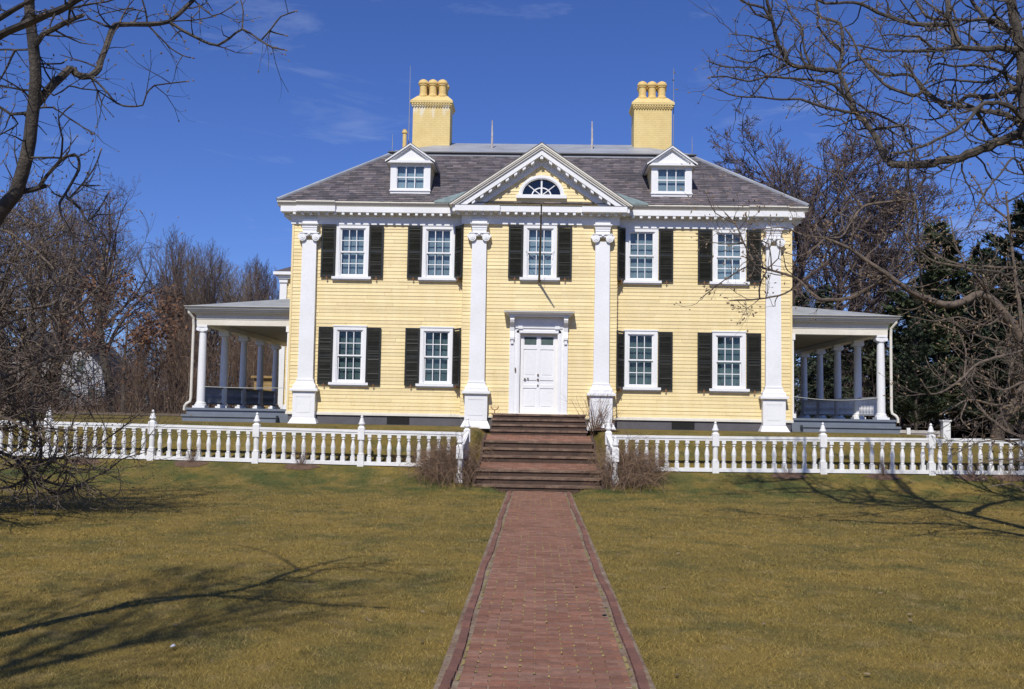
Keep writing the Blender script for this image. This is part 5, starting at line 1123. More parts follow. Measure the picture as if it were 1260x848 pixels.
# ---------------------------------------------------------------- trees
def rnd_unit(r):
    while True:
        v = Vector((r.uniform(-1, 1), r.uniform(-1, 1), r.uniform(-1, 1)))
        if .05 < v.length < 1: return v.normalized()
def bud(mb, p, d, r):
    p = Vector(p); d = d.normalized(); a = d.orthogonal().normalized(); b = d.cross(a); m = p + d * r * 1.6; q = p + d * r * 4.2
    ring = [m + a * r, m + b * r, m - a * r, m - b * r]
    mb.add([tuple(p)] + [tuple(v) for v in ring] + [tuple(q)], [(0, 2, 1), (0, 3, 2), (0, 4, 3), (0, 1, 4), (5, 1, 2), (5, 2, 3), (5, 3, 4), (5, 4, 1)])
def twig(mb, bm, r, p, d, Ln, rad0, lvl, up=.25, wander=.35, budr=.011, k=4, budp=.8, subn=3):
    n = max(3, int(Ln / .09)); pts = [Vector(p)]; d = d.normalized(); rs = [rad0]
    dirs = [d]
    for i in range(n):
        d = (d + rnd_unit(r) * wander + Vector((0, 0, up)) * (i / n)).normalized(); pts.append(pts[-1] + d * Ln / n); dirs.append(d)
        rs.append(rad0 * (1 - .6 * (i + 1) / n))
    mb.tube(pts, rs, k, cap=False)
    if bm is not None and r.random() < budp: bud(bm, pts[-1], d, budr * r.uniform(.7, 1.3))
    if lvl > 0:
        for q in range(r.randint(1, subn)):
            i = r.randint(1, n - 1); dd = (dirs[i] + rnd_unit(r) * 1.0).normalized()
            twig(mb, bm, r, pts[i], dd, Ln * r.uniform(.35, .65), rs[i] * .7, lvl - 1, up, wander, budr, 3, budp, subn)
def smooth_line(rw, r, jit):
    """resample a limb along a smooth curve through its joints, with small kinks"""
    out = []; m_ = len(rw)
    for i in range(m_ - 1):
        p0, a, b, p3 = rw[max(i - 1, 0)], rw[i], rw[i + 1], rw[min(i + 2, m_ - 1)]; n = max(2, min(7, int(math.dist(a[:3], b[:3]) / .10)))
        for j in range(n):
            t = j / n; e = jit * a[3]; w_ = 1 if j else 0
            q_ = []
            for q in range(3):
                v = .5 * (2 * a[q] + (b[q] - p0[q]) * t + (2 * p0[q] - 5 * a[q] + 4 * b[q] - p3[q]) * t * t + (3 * a[q] - p0[q] - 3 * b[q] + p3[q]) * t ** 3)
                q_.append(.75 * v + .25 * (a[q] + (b[q] - a[q]) * t) + r.uniform(-e, e) * w_)
            out.append((*q_, a[3] + (b[3] - a[3]) * t))
    out.append(rw[-1]); return out
def near_tree(key, label, seed, tw_gap, tw_len, lvl, rmin, up=.25, budr=.011, wander=.35, subn=3, tbias=Vector((0, 0, 0)), trunk_tw=0, bark='bark', budp=.8):
    r = random.Random(seed); rows = TRACE[key]; b0 = rows[0][0]
    root = thing('bare_tree', (b0[0], b0[1], 0), label, 'tree')
    tm, cm_, bm = MB(), MB(), MB()
    main = smooth_line(rows[0], r, .12)
    rr = [q[3] for q in main]; rr[0] *= 1.35; tm.tube([q[:3] for q in main], rr, 12)
    for i, row in enumerate(rows):
        ln = smooth_line(row, r, .35)
        if i: cm_.tube([q[:3] for q in ln], [max(q[3], .004) * r.uniform(.92, 1.1) for q in ln], 7 if row[0][3] > .02 else 5)
        acc = r.uniform(0, tw_gap); gap = tw_gap * (trunk_tw if i == 0 else 1)
        if i == 0 and not trunk_tw: continue
        for a, b in zip(ln, ln[1:]):
            va, vb = Vector(a[:3]), Vector(b[:3]); L_ = (vb - va).length; acc += L_
            if acc > gap and (i or va.z > 2.6):
                acc = r.uniform(-.3, .3) * gap
                d = (vb - va).normalized(); s_ = (rnd_unit(r) + d * .45 + tbias).normalized()
                R0 = max(rmin, min(a[3] * .55, rmin * 2.2))
                twig(cm_, bm, r, va, s_, tw_len * r.uniform(.35, 1.25), R0, lvl, up, wander, budr, 4, budp, subn)
        if i:
            a, b = ln[-2], ln[-1]; d = Vector(b[:3]) - Vector(a[:3]); bud(bm, b[:3], d, budr * 1.2)
    tm.build('trunk', bark, root, smooth=True); cm_.build('crown', bark, root); tag(bm.build('bud', 'bud', root), kind='stuff')
    return root
near_tree('left_limb_tree', 'dark bare tree close by whose limb rises at the upper left edge', 5, .10, .30, 1, .0036, budr=.0065, trunk_tw=1.8, subn=3, up=.1)
near_tree('left_low_tree', 'tangled low bare tree with drooping branches in front of the fence at left', 8, .060, 1.35, 2, .0085, up=.12, budr=.013, trunk_tw=.8, subn=4, bark='twig', tbias=Vector((.25, 0, .1)), budp=.5)
near_tree('right_high_tree', 'dense bare tree whose crown hangs over the upper right of the view', 9, .12, .85, 2, .0085, up=.15, wander=.42, budr=.013, trunk_tw=.5, subn=2, budp=.6)
near_tree('right_low_tree', 'bare tree with knobbly sinuous limb reaching towards the right end of the mansion', 10, .13, .70, 2, .0055, up=.25, budr=.014, trunk_tw=1.0, subn=3, bark='bark_light', tbias=Vector((0, 0, .1)))

# generated trees -------------------------------------------------
def gen_tree(seed, Ht, r0, spec, spread=.8, first=.3, lean=(0, 0), up=(.0, .06, .08, .12, .1), wander=(.06, .16, .22, .3, .35), ratio=(.55, .5, .45, .45), leaf=None, rmin_=.006):
    """spec: children per level; returns trunk, crown (and leaf) meshes"""
    r = random.Random(seed); tm, cm_ = MB(), MB(); lf_ = MB() if leaf else None
    def grow(p, d, Ln, r0, lvl):
        n = [10, 7, 5, 4, 3][lvl]; pts = [Vector(p)]; rs = [r0]; ds_ = [d]
        for i in range(n):
            d = (d + rnd_unit(r) * wander[lvl] + Vector((0, 0, up[lvl]))).normalized(); pts.append(pts[-1] + d * Ln / n); ds_.append(d); rs.append(max(rmin_, r0 * (1 - .78 * (i + 1) / n)))
        (tm if lvl == 0 else cm_).tube(pts, rs, [9, 6, 4, 3, 3][lvl], cap=False)
        if leaf and lvl >= 2 and r.random() < leaf:
            for q in range(5):
                c = pts[r.randint(1, n)] + rnd_unit(r) * .35; a = rnd_unit(r) * r.uniform(.06, .12); b = rnd_unit(r) * r.uniform(.05, .10)
                lf_.add([tuple(c - a), tuple(c - b), tuple(c + a), tuple(c + b)], [(0, 1, 2, 3)])
        if lvl < len(spec):
            for c in range(spec[lvl]):
                t = first + (1 - first) * (c + r.random()) / spec[lvl] if lvl == 0 else .15 + .85 * (c + r.random()) / spec[lvl]
                i = min(n - 1, int(t * n)); q = pts[i].lerp(pts[i + 1], t * n - i)
                s_ = rnd_unit(r); s_ = (s_ - ds_[i] * s_.dot(ds_[i])).normalized()
                ang = r.uniform(.55, 1.0) * spread
                dd = (ds_[i] * math.cos(ang) + s_ * math.sin(ang)).normalized()
                grow(q, dd, Ln * ratio[min(lvl, 3)] * (1.15 - .6 * t) * r.uniform(.75, 1.2), rs[i] * .55, lvl + 1)
    grow(Vector((0, 0, -.2)), Vector((lean[0], lean[1], 1)).normalized(), Ht, r0, 0)
    return tm, cm_, lf_
def tree_from(ms, name, label, cat, group, loc, rot, sc=1, mats=('wood_far', 'wood_far'), leafm='oakleaf'):
    root = thing(name, loc, label, cat, group, rot); root.scale = (sc, sc, sc)
    ms[0].build('trunk', mats[0], root, (0, 0, 0), local=True); ms[1].build('crown', mats[1], root, (0, 0, 0), local=True)
    if ms[2] is not None and ms[2].v: ms[2].build('withered_leaves', leafm, root, (0, 0, 0), local=True)
    return root
tree_from(gen_tree(29, 5.2, .17, [12, 9, 8, 5], spread=1.15, first=.12, up=(0, .02, .0, .03, .05), wander=(.12, .26, .34, .35, .35), ratio=(.72, .55, .5, .42)), 'bare_tree', 'bushy bare tree behind the fence in the left corner, half hidden by nearer branches', 'tree', None, (-15.2, -1.6, 1.4), .5, 1.05, mats=('twig', 'twig'))
tree_from(gen_tree(27, 3.6, .15, [13, 9, 8, 6], spread=1.2, first=.2, up=(0, .04, .02, .03, .05), wander=(.12, .28, .34, .36, .36), ratio=(.95, .55, .5, .42), rmin_=.005), 'bare_tree', 'dense bare tree filling the left edge between the high limb and the drooping branches', 'tree', None, (-10.1, -13.4, 0), 1.5, 1.1, mats=('twig', 'twig'))
tree_from(gen_tree(25, 3.4, .13, [12, 9, 8, 6], spread=1.2, first=.12, up=(0, .03, .0, .05, .08), wander=(.12, .28, .36, .36, .36), ratio=(.95, .56, .5, .42), rmin_=.005), 'bare_tree', 'fine twigged bare tree at the right edge just inside the fence', 'tree', None, (11.4, -8.6, 0), 2.2, 1.15, mats=('bark_light', 'bark_light'))
tree_from(gen_tree(23, 7.2, .13, [11, 7, 6, 4], spread=.85, first=.44, up=(0, .10, .08, .08, .08), wander=(.06, .18, .24, .3, .3), ratio=(.6, .55, .5, .42)), 'bare_tree', 'bare tree whose branches throw the fan of shadows on the left lawn', 'tree', None, (-4.6, -28.4, 0), .3, 1.22, mats=('bark', 'bark'))
# tall bare elms behind the right end of the house
el = gen_tree(31, 12.5, .36, [16, 10, 9, 7], spread=1.0, first=.25, up=(.0, .03, .05, .05, .05), wander=(.10, .20, .26, .32, .35), ratio=(.66, .52, .46, .42), rmin_=.014)
E1 = tree_from(el, 'elm_tree', 'tall bare elm rising behind the right end of the slate roof', 'tree', None, (14.0, 26, 1.4), .4, 1.12)
el2 = gen_tree(37, 12, .30, [13, 9, 9, 7], spread=.9, first=.22, lean=(.1, 0), up=(.0, .05, .06, .06, .05), wander=(.12, .22, .28, .3, .35), ratio=(.68, .52, .46, .42), rmin_=.014)
tree_from(el2, 'elm_tree', 'slender bare elm between the slate roof and the dark evergreens', 'tree', None, (19.4, 29, 1.4), 1.9, 1.08)
dup(E1, (21.5, 40, 1.4), 2.2, label='dense bare elm farther back, right of the nearest elm', scale=(1.2, 1.2, 1.16))
# background wood at left
W_A = tree_from(gen_tree(41, 13, .26, [15, 8, 6, 4], spread=.6, first=.25, up=(0, .14, .14, .12, .1), ratio=(.5, .5, .45, .4)), 'forest_tree', 'bare grey brown tree standing in the wood left of the house', 'tree', 'bare trees in the wood at left', (-34, 52, 1.4), 0)
W_B = tree_from(gen_tree(43, 11, .24, [13, 8, 6, 5], spread=.8, first=.2, ratio=(.6, .5, .45, .4)), 'forest_tree', 'bare grey brown tree standing in the wood left of the house', 'tree', 'bare trees in the wood at left', (-46, 66, 1.4), 1, mats=('wood_far2', 'wood_far2'))
W_C = tree_from(gen_tree(47, 9, .12, [14, 8, 6], spread=.5, first=.12, up=(0, .18, .16, .12, .1), ratio=(.5, .5, .45)), 'sapling', 'thin bare sapling in the brown undergrowth beside the left porch', 'tree', 'saplings in the undergrowth at left', (-24, 38, 1.4), 2, mats=('wood_far2', 'thicket'))
oak = gen_tree(53, 12, .36, [12, 8, 7, 5], spread=.95, first=.30, up=(0, .05, .06, .08, .1), wander=(.10, .22, .28, .3, .35), ratio=(.68, .52, .45, .4), leaf=.0)
tree_from(oak, 'oak_tree', 'bare spreading oak with forked dark trunk standing beside the far white house', 'tree', None, (-27.8, 34, 1.4), 2.6, .98, mats=('bark', 'wood_far'))
beech = gen_tree(59, 5.6, .12, [14, 8, 6, 4], spread=1.25, first=.3, up=(0, .0, .0, .03, .1), ratio=(.75, .5, .45, .4), leaf=.15)
tree_from(beech, 'beech_tree', 'small tree keeping its withered orange brown leaves beside the far white house', 'tree', None, (-25.4, 30, 1.4), .7, 1.2, mats=('bark', 'wood_far'))
r = random.Random(77)
spots = []
def open_view(px): return 66 < px < 142      # the far cottage shows here
for i in range(34):
    Y = r.uniform(44, 110); D = Y + 29.4; px = r.uniform(-140, 318) if i > 6 else r.uniform(240, 350)
    if open_view(px) and Y < 72: continue
    hpx = 330 - .0016 * max(0, 330 - px) ** 2 * .0 - (330 - min(px, 330)) * .42 * r.uniform(.6, 1.05)      # tree tops climb towards the left of the view
    ztop = (502 - max(hpx, 215)) * D / 1200 + 1.9
    spots.append(((px - 662) * D / 1200, Y, ztop))
spots.sort(key=lambda s: s[1])
for i, (x, y, zt_) in enumerate(spots):
    src = (W_A, W_B)[i % 2]; base = 16.0 if src is W_A else 14.5; sc = (zt_ - 1.4) / base
    if i < 2: src.location = (x, y, 1.4); src.scale = (sc,) * 3; continue
    dup(src, (x, y, 1.4), r.uniform(0, 6.28), scale=(sc * r.uniform(.9, 1.1), sc * r.uniform(.9, 1.1), sc))
for i in range(46):
    Y = r.uniform(24, 62); D = Y + 29.4; px = r.uniform(165, 352) if i % 4 else r.uniform(-60, 170)
    if open_view(px): continue
    x = (px - 662) * D / 1200; sc = r.uniform(.42, .72) * D / 70 * (1.0 if px > 165 else .8)
    if i == 0: W_C.location = (x, Y, 1.4); W_C.scale = (sc,) * 3; continue
    dup(W_C, (x, Y, 1.4), r.uniform(0, 6.28), scale=(sc * 1.1, sc * 1.1, sc))
# behind the house and at right, bare trees showing between and above the evergreens
for i, (px, Y, sc) in enumerate([(360, 60, .62), (1130, 34, .55), (1165, 30, .62), (1205, 26, .66), (1250, 22, .7), (1290, 30, .8), (1010, 48, .7), (1060, 52, .8), (1330, 24, .8)]):
    D = Y + 29.4; x = (px - 662) * D / 1200
    dup((W_A, W_B)[i % 2], (x, Y, 1.4), i * 1.3, label='bare upright tree showing behind and above the dark evergreens at right' if px > 900 else None, scale=(sc, sc, sc))['group'] = 'bare trees behind the evergreens at right' if px > 900 else 'bare trees in the wood at left'
# undergrowth nobody could count
def thicket(name, label, n, xr, yr, hr, m, seed, zb=1.4):
    r = random.Random(seed); mb = MB()
    for _ in range(n):
        x, y = r.uniform(*xr), r.uniform(*yr); h = r.uniform(*hr)
        if name == 'thicket' and 66 < 662 + x * 1200 / (y + 29.4) < 142: h *= .32
        p = Vector((x, y, zb)); d = Vector((r.uniform(-.3, .3), r.uniform(-.3, .3), 1)).normalized()
        pts = [p]; 
        for i in range(4): d = (d + rnd_unit(r) * .22 + Vector((0, 0, .08))).normalized(); pts.append(pts[-1] + d * h / 4)
        r0 = r.uniform(.012, .035); mb.tube(pts, [r0, r0 * .8, r0 * .6, r0 * .4, .005], 3, cap=False)
        for k_ in range(7):
            i = r.randint(1, 4); dd = (rnd_unit(r) + Vector((0, 0, .7))).normalized(); q = pts[i]; L_ = h * r.uniform(.12, .35); e_ = (dd + rnd_unit(r) * .5).normalized()
            mb.tube([q, q + dd * L_ * .5, q + dd * L_ * .5 + e_ * L_ * .5], [r0 * .45, r0 * .35, .004], 3, cap=False)
    o = mb.build(name, m); return tag(o, label, 'undergrowth', kind='stuff')
thicket('thicket', 'reddish brown leafless brush massed beyond the lawn at left', 3600, (-62, -12), (22, 62), (1.4, 4.6), 'thicket', 3)
thicket('far_wood', 'hazy brown far wood closing the view beyond the lawns', 3000, (-150, 10), (95, 150), (5, 13), 'wood_far2', 4)
thicket('dark_brush', 'dark brown leafless brush under the evergreens at right', 2200, (9.5, 52), (20, 46), (1.2, 4.4), 'wood_far', 6)
# conifers -------------------------------------------------
def conifer(seed, Ht, R, kind, dens=1.0, base=.04):
    r = random.Random(seed); tm, cm_, nm = MB(), MB(), MB()
    tm.tube([(0, 0, -.2), (0, 0, Ht * .5), (0, 0, Ht)], [Ht * .018, Ht * .011, .02], 8)
    z = Ht * base
    while z < Ht * .985:
        t = z / Ht
        Rz = R * ((1 - t) ** .85 if kind == 'spruce' else max(.12, (1 - t ** 2.2)) * r.uniform(.7, 1.05)) * r.uniform(.8, 1.1)
        for b_ in range(r.randint(4, 6) if kind == 'spruce' else r.randint(4, 6)):
            a_ = r.uniform(0, math.tau); L_ = Rz * r.uniform(.65, 1.12)
            if L_ < .15: continue
            d = Vector((math.cos(a_), math.sin(a_), r.uniform(-.25, .1) if kind == 'spruce' else r.uniform(.0, .45))).normalized(); p = Vector((0, 0, z)); pts = [p]; n = 6
            for i in range(n): d = (d + Vector((0, 0, (-.08 if i < 3 else .12) if kind == 'spruce' else .05)) + rnd_unit(r) * .12).normalized(); pts.append(pts[-1] + d * L_ / n)
            cm_.tube([pts[0], pts[3], pts[-1]], [.03, .02, .008], 3, cap=False)
            for q in range(int((10 + L_ * 16) * dens)):
                u = r.uniform(.18, 1.0) ** .7 * n; i = min(n - 1, int(u)); c = pts[i].lerp(pts[i + 1], u - i)
                sd = Vector((-d.y, d.x, 0)) * r.choice((-1, 1)); lt = (.42 * (1.1 - u / n) + .14) * (1.0 if kind == 'spruce' else 1.1)
                dd = (sd + d * .7 + Vector((0, 0, r.uniform(-.55, .15) if kind == 'spruce' else r.uniform(-.1, .8))) + rnd_unit(r) * .35).normalized()
                c = c + rnd_unit(r) * .08; tip = c + dd * lt * r.uniform(.6, 1.3); wv = dd.cross(rnd_unit(r)).normalized() * r.uniform(.03, .07); mid_ = c.lerp(tip, .45)
                nm.add([tuple(c), tuple(mid_ + wv), tuple(tip), tuple(mid_ - wv)], [(0, 1, 2, 3)])
        z += Ht * (.022 if kind == 'spruce' else .03)
    return tm, cm_, nm
def con_thing(ms, name, label, loc, rot, sc, m, group=None):
    root = thing(name, loc, label, 'tree', group, rot); root.scale = sc
    ms[0].build('trunk', 'bark', root, local=True); ms[1].build('limbs', 'bark', root, local=True); ms[2].build('crown', m, root, local=True); return root
sp1 = conifer(61, 10, 2.4, 'spruce', 1.0); pn1 = conifer(67, 9, 3.4, 'pine', 1.5, .03); pn2 = conifer(71, 8.5, 3.8, 'pine', 1.5, .05)
S1 = con_thing(sp1, 'spruce_tree', 'pointed dark spruce just right of the house corner', ((1012 - 662) * 47 / 1200, 17.6, 1.4), 0, (.78, .78, .72), 'needle')
P1 = con_thing(pn1, 'pine_tree', 'broad dark evergreen with an olive cast behind the right lawn', ((1150 - 662) * 52 / 1200, 22.6, 1.2), 0, (1.5, 1.5, 1.24), 'needle_y')
P2 = con_thing(pn2, 'pine_tree', 'broad dark evergreen standing near the right edge', ((1262 - 662) * 48 / 1200, 18.6, 1.2), 1, (1.5, 1.5, 1.34), 'needle')
def px2(px, Y): return ((px - 662) * (Y + 29.4) / 1200, Y, 1.3)
for i, (src, px, Y, sc, lab) in enumerate([
    (S1, 985, 24, (.8, .8, .78), 'dark spruce hidden low behind the right porch roof'),
    (P1, 1100, 26, (1.3, 1.3, .86), 'dark evergreen directly behind the outer column of the right porch'),
    (P2, 1055, 30, (1.1, 1.1, .66), 'low dark evergreen seen through the right porch'),
    (P2, 1205, 27, (1.6, 1.6, 1.22), 'dark evergreen between the two broadest ones at right'),
    (P2, 1235, 14, (.8, .8, .62), 'short bushy evergreen in front of the tall ones at right'),
    (P1, 1330, 20, (1.1, 1.1, 1.3), 'tall dark evergreen at the right edge'),
    (P2, 1122, 17, (.55, .55, .62), 'small bushy evergreen behind the tall white fence post'),
    (P1, 1030, 36, (.8, .8, .66), 'far dark evergreen under the bare elms'),
    (P2, 940, 34, (.8, .8, .6), 'dark evergreen seen through the back of the right porch')]):
    dup(src, px2(px, Y), i * 1.7 + .5, label=lab, scale=sc)
# thick low trunk in the shade at right
q = gen_tree(83, 3.6, .30, [8, 7, 6, 4], spread=1.1, first=.3, wander=(.25, .3, .3, .3, .3), ratio=(.9, .55, .5, .4), leaf=None)
tree_from(q, 'thorn_tree', 'gnarled low tree with a pale trunk in the shade behind the right fence', 'tree', None, (17.6, 8.5, .8), 0, 1.0, mats=('bark_light', 'bark_light'))

# ---------------------------------------------------------------- houses far off at left
fh = thing('white_cottage', (-42.4, 60, 1.4), 'white gabled house far off among the bare trees at left', 'house')
m = MB(); m.extr([(-45.4, 1.2), (-39.4, 1.2), (-39.4, 4.5), (-42.4, 7.5), (-45.4, 4.5)], 60, 66); m.build('wall', 'farwhite', fh)
m = MB(); m.extr([(-39.1, 4.25), (-38.95, 4.4), (-42.4, 7.85), (-45.85, 4.4), (-45.7, 4.25), (-42.4, 7.52)], 59.8, 66.2); m.build('roof', 'farroof', fh)
m = MB(); m.box(-49.6, -45.41, 61, 69, 1.2, 6.2); m.build('wing', 'farwhite', fh)
m = MB(); m.extr([(-49.9, 6.0), (-45.3, 6.0), (-45.3, 6.2), (-47.5, 8.9), (-49.9, 6.2)], 60.8, 69); m.build('wing_roof', 'farroof', fh)
for x, z in ((-43.6, 2.4), (-41.2, 2.4), (-42.4, 4.9), (-47.4, 2.6), (-47.4, 4.4)):
    yy = 60 if x > -45.4 else 61
    m = MB(); m.box(x - .42, x + .42, yy - .06, yy - .001, z - .08, z + 1.18); wo_ = m.build('window', 'white', fh); g_ = MB(); g_.box(x - .34, x + .34, yy - .08, yy - .0601, z, z + 1.1); g_.build('window_pane', 'blind_lo', wo_)
m = MB(); m.box(-43.0, -42.3, 63, 63.7, 7.0, 8.9); m.build('chimney', 'brick', fh)
f2 = thing('grey_cottage', (-37, 64, 1.4), 'blue grey gabled house with white trim beside the far white one', 'house')
m = MB(); m.extr([(-38.6, 1.2), (-33.6, 1.2), (-33.6, 3.6), (-36.1, 6.0), (-38.6, 3.6)], 64, 71); m.build('wall', 'fargrey', f2)
m = MB(); m.extr([(-33.3, 3.35), (-33.2, 3.5), (-36.1, 6.3), (-39.0, 3.5), (-38.9, 3.35), (-36.1, 6.05)], 63.8, 71.2); m.build('roof', 'farroof', f2)
m = MB(); m.box(-36.6, -35.6, 63.9, 63.999, 3.3, 4.6); m.build('window', 'white', f2); m = MB(); m.box(-38.7, -38.45, 63.9, 63.999, 1.3, 3.6); m.build('corner_board', 'white', f2)

# ---------------------------------------------------------------- shrubs
def vine_heap(cx, cy, label, seed, n, rx, ry, hh, sx):
    r = random.Random(seed); mb = MB()
    for _ in range(n):
        x, y = cx + r.gauss(0, rx * .55), cy + r.gauss(0, ry * .55)
        if abs(x - STX) < 1.62: x = STX + math.copysign(1.62 + r.uniform(0, .3), cx)
        z = gz(x, y); far = max(.3, 1 - abs(x - cx) / (rx * 2.4))
        a_ = r.uniform(0, math.tau); d = Vector((math.cos(a_) * .8, math.sin(a_) * .8, r.uniform(.6, 1.8))).normalized()
        if x < 0 and d.x > .25 or x > 0 and d.x < -.25: d.x *= -.6
        twig(mb, None, r, (x, y, z - .02), d, hh * far * r.uniform(.45, 1.25), r.uniform(.003, .0075), r.choice((0, 1, 1)), -.36, .30, .01, 3, 0, 3)
    return tag(mb.build('vine_shrub', 'vine'), label, 'shrub')
vine_heap(-1.98, -5.45, 'matted heap of dry brown vines smothering the left gate post', 91, 900, .62, .75, 1.35, -1)
vine_heap(2.02, -5.45, 'matted heap of dry brown vines smothering the right gate post', 92, 1050, .75, .75, 1.35, 1)
def upright(cx, cy, n, h, w_, label, seed, grp=None, m='shrub', k_=2, rr_=.004):
    r = random.Random(seed); root = thing('bare_shrub', (cx, cy, gz(cx, cy)), label, 'shrub', grp); mb = MB()
    for _ in range(n):
        a_ = r.uniform(0, math.tau); d = Vector((math.cos(a_) * w_, math.sin(a_) * w_, 1)).normalized()
        twig(mb, None, r, (r.uniform(-.06, .06), r.uniform(-.06, .06), -.02), d, h * r.uniform(.5, 1.05), r.uniform(.7, 1.3) * rr_, k_, .12, .12, .01, 3, 0, 3)
    mb.build('stems', m, root, (0, 0, 0), local=True); return root
upright(1.62, -1.35, 44, 1.35, .45, 'bare reddish twiggy shrub beside the top step, in front of a pilaster pedestal', 93, m='shrub', k_=2, rr_=.0085)
upright(2.05, -1.25, 16, .75, .45, 'smaller bare twiggy shrub at the foot of the pilaster right of the door', 94, m='shrub', rr_=.006)
upright(-2.9, -4.85, 40, .75, .55, 'wispy bare shrub leaning through the fence left of the steps', 95, m='vine')
upright(-3.6, -4.8, 22, .6, .5, 'smaller wispy bare shrub behind the fence, second left of the steps', 96, m='vine')
upright(3.0, -4.9, 26, .7, .5, 'wispy bare shrub leaning through the fence right of the steps', 97, m='vine')
mu_ = MB()
SHR = [(-8.62, -5.22, 26, .62, 'bare twiggy shrub at the fence foot right of the second post from the left edge'), (-5.85, -5.2, 30, .66, 'bare twiggy shrub at the fence foot in the third bay left of the steps'), (-11.3, -5.25, 20, .5, 'bare twiggy shrub at the fence foot beyond the leftmost branches'),
       (6.15, -5.2, 14, .42, 'small bare shrub at the fence foot in the second bay right of the steps'), (8.45, -5.2, 22, .62, 'bare twiggy shrub at the fence foot in the third bay right of the steps'), (10.6, -5.2, 24, .6, 'bare twiggy shrub at the fence foot in the fourth bay right of the steps'), (11.5, -5.2, 18, .5, 'bare twiggy shrub at the fence foot near the right edge')]
for i, (x, y, n, h, lab) in enumerate(SHR):
    upright(x, y, n, h, .4, lab, 100 + i, 'low shrubs along the fence foot', k_=1)
    k = 14; cz = gz(x, y) + .012
    mu_.add([(x, y, cz + .05)] + [(x + math.cos(j * math.tau / k) * .42 * (1 + .2 * math.sin(j * 2.3 + i)), y + math.sin(j * math.tau / k) * .22, gz(x + math.cos(j * math.tau / k) * .42, y + math.sin(j * math.tau / k) * .22) + .01) for j in range(k)], [(0, 1 + j, 1 + (j + 1) % k) for j in range(k)])
mu_.add([(1.75, -1.2, 1.50)] + [(1.75 + math.cos(j * math.tau / 14) * .6 if math.cos(j * math.tau / 14) > 0 else 1.75 + math.cos(j * math.tau / 14) * .3, -1.25 + math.sin(j * math.tau / 14) * .35, 1.425) for j in range(14)], [(0, 1 + j, 1 + (j + 1) % 14) for j in range(14)])
tag(mu_.build('mulch', 'mulch'), 'brown bark mulch round the feet of the low shrubs', 'mulch', kind='stuff')
# paper scrap and fallen leaves
m = MB(); m.add([(0, 0, .012), (.032, .004, .02), (.035, .028, .015), (.018, .032, .03), (.002, .026, .02)], [(0, 1, 3), (1, 2, 3), (0, 3, 4)]); m.v += [(a, b, c - .004) for a, b, c in m.v]; m.f += [(8, 6, 5), (8, 7, 6), (9, 8, 5)]
px_, py_ = (214 - 662) * 7.62 / 1200, -29.4 + 7.62
tag(place('paper_scrap', m.mesh('paper_scrap', 'paper'), None, (px_, py_, gz(px_, py_) + .02)), 'crumpled white scrap of paper lying on the shaded left lawn', 'litter')
r = random.Random(5); m = MB()
for _ in range(150):
    D = 6.5 + 15 * r.random() ** 1.3; x = r.uniform(-.6, .6) * D * 1.1; y = D - 29.4; s_ = r.uniform(.018, .04); z = gz(x, y) + .03
    a_, b_ = rnd_unit(r) * s_, rnd_unit(r) * s_ * .7; a_.z *= .3; b_.z *= .3; c = Vector((x, y, z)); m.add([tuple(c - a_), tuple(c - b_), tuple(c + a_), tuple(c + b_)], [(0, 1, 2, 3)])
tag(m.build('fallen_leaves', 'bud'), 'scattered pale dry leaves lying on the lawn', 'leaves', kind='stuff')

# ---------------------------------------------------------------- grass blades
rg = np.random.default_rng(4)
def blades(n, dmin, dmax, seed_pow):
    u = rg.random(n)
    D = dmin * (dmax / dmin) ** u                      # density falls with the square of the distance
    x = (rg.random(n) - .5) * 1.25 * D; y = D - 29.4
    return x, y, D
n = 520000
x, y, D = blades(n, 5.6, 27.6, 1)
keep = (np.abs(x - PX) > .722 + .03 * np.sin(y * 3.1) ** 2) | (y > -6.0)
keep &= ~((np.abs(x - STX) < 1.66) & (y > -6.08)); x, y, D = x[keep], y[keep], D[keep]
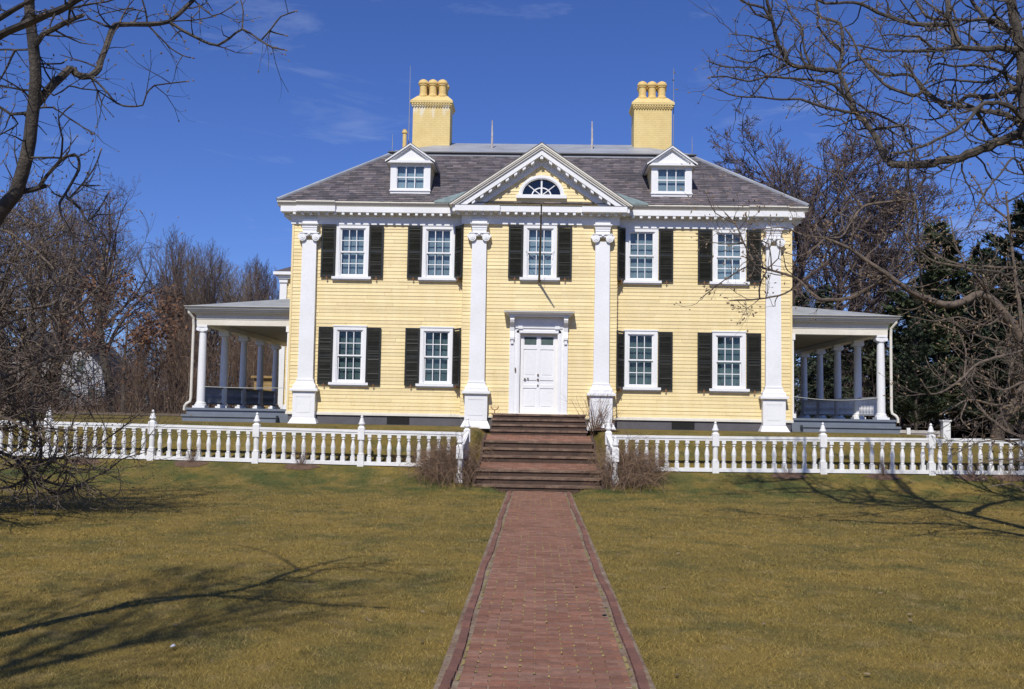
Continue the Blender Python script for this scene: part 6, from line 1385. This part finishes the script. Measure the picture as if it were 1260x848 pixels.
# keep clumps: thin the turf by a cheap pattern
cl = np.sin(x * 7.1 + np.sin(y * 5.3) * 1.3) * np.sin(y * 6.7 + np.sin(x * 4.9)) ; kp = rg.random(len(x)) < .75 + .25 * cl; x, y, D = x[kp], y[kp], D[kp]
gp_y = np.array([p[0] for p in GP]); gp_z = np.array([p[1] for p in GP])
def smn(t): t = np.clip(t, 0, 1); return t * t * (3 - 2 * t)
z = np.interp(y, gp_y, gp_z) + .009 * np.maximum(0, np.minimum(np.abs(x), 14) - 3) * smn((y + 8) / 3) * (1 - smn((y + 3) / 4)) + .02 * np.sin(x * .31 + 1.3) * np.sin(y * .27) * smn((-y - 8) / 4) * smn((np.abs(x) - 1.2) / 2)
z -= np.where(x > 10.9, .62 * smn((x - 10.9) / 1.8) * smn((y + 3.6) / 3.6), 0)
z = np.where((y > -9) & (y < -6), z * smn((np.abs(x - STX) - .80) / .35), z)
N_ = len(x); hgt = (.012 + .014 * rg.random(N_)) * (1 + .5 * np.clip(cl[kp], 0, 1)) ; wd = .0019 * (D / 6) ** 1.0 * (.7 + .6 * rg.random(N_)); an = rg.random(N_) * 6.283; la = rg.random(N_) * 6.283; le = hgt * (.5 + 1.6 * rg.random(N_))
V = np.empty((N_, 3, 3), np.float32)
V[:, 0] = np.stack([x - np.cos(an) * wd, y - np.sin(an) * wd, z - .005], 1); V[:, 1] = np.stack([x + np.cos(an) * wd, y + np.sin(an) * wd, z - .005], 1)
V[:, 2] = np.stack([x + np.cos(la) * le, y + np.sin(la) * le, z + hgt], 1)
me = bpy.data.meshes.new('grass'); me.vertices.add(N_ * 3); me.vertices.foreach_set('co', V.ravel()); me.loops.add(N_ * 3); me.loops.foreach_set('vertex_index', np.arange(N_ * 3, dtype=np.int32))
me.polygons.add(N_); me.polygons.foreach_set('loop_start', np.arange(0, N_ * 3, 3, dtype=np.int32)); me.polygons.foreach_set('loop_total', np.full(N_, 3, np.int32)); me.update(); me.materials.append(MT['blade'])
tag(place('grass', me), 'short dormant straw and olive grass covering both lawns', 'grass', kind='stuff')
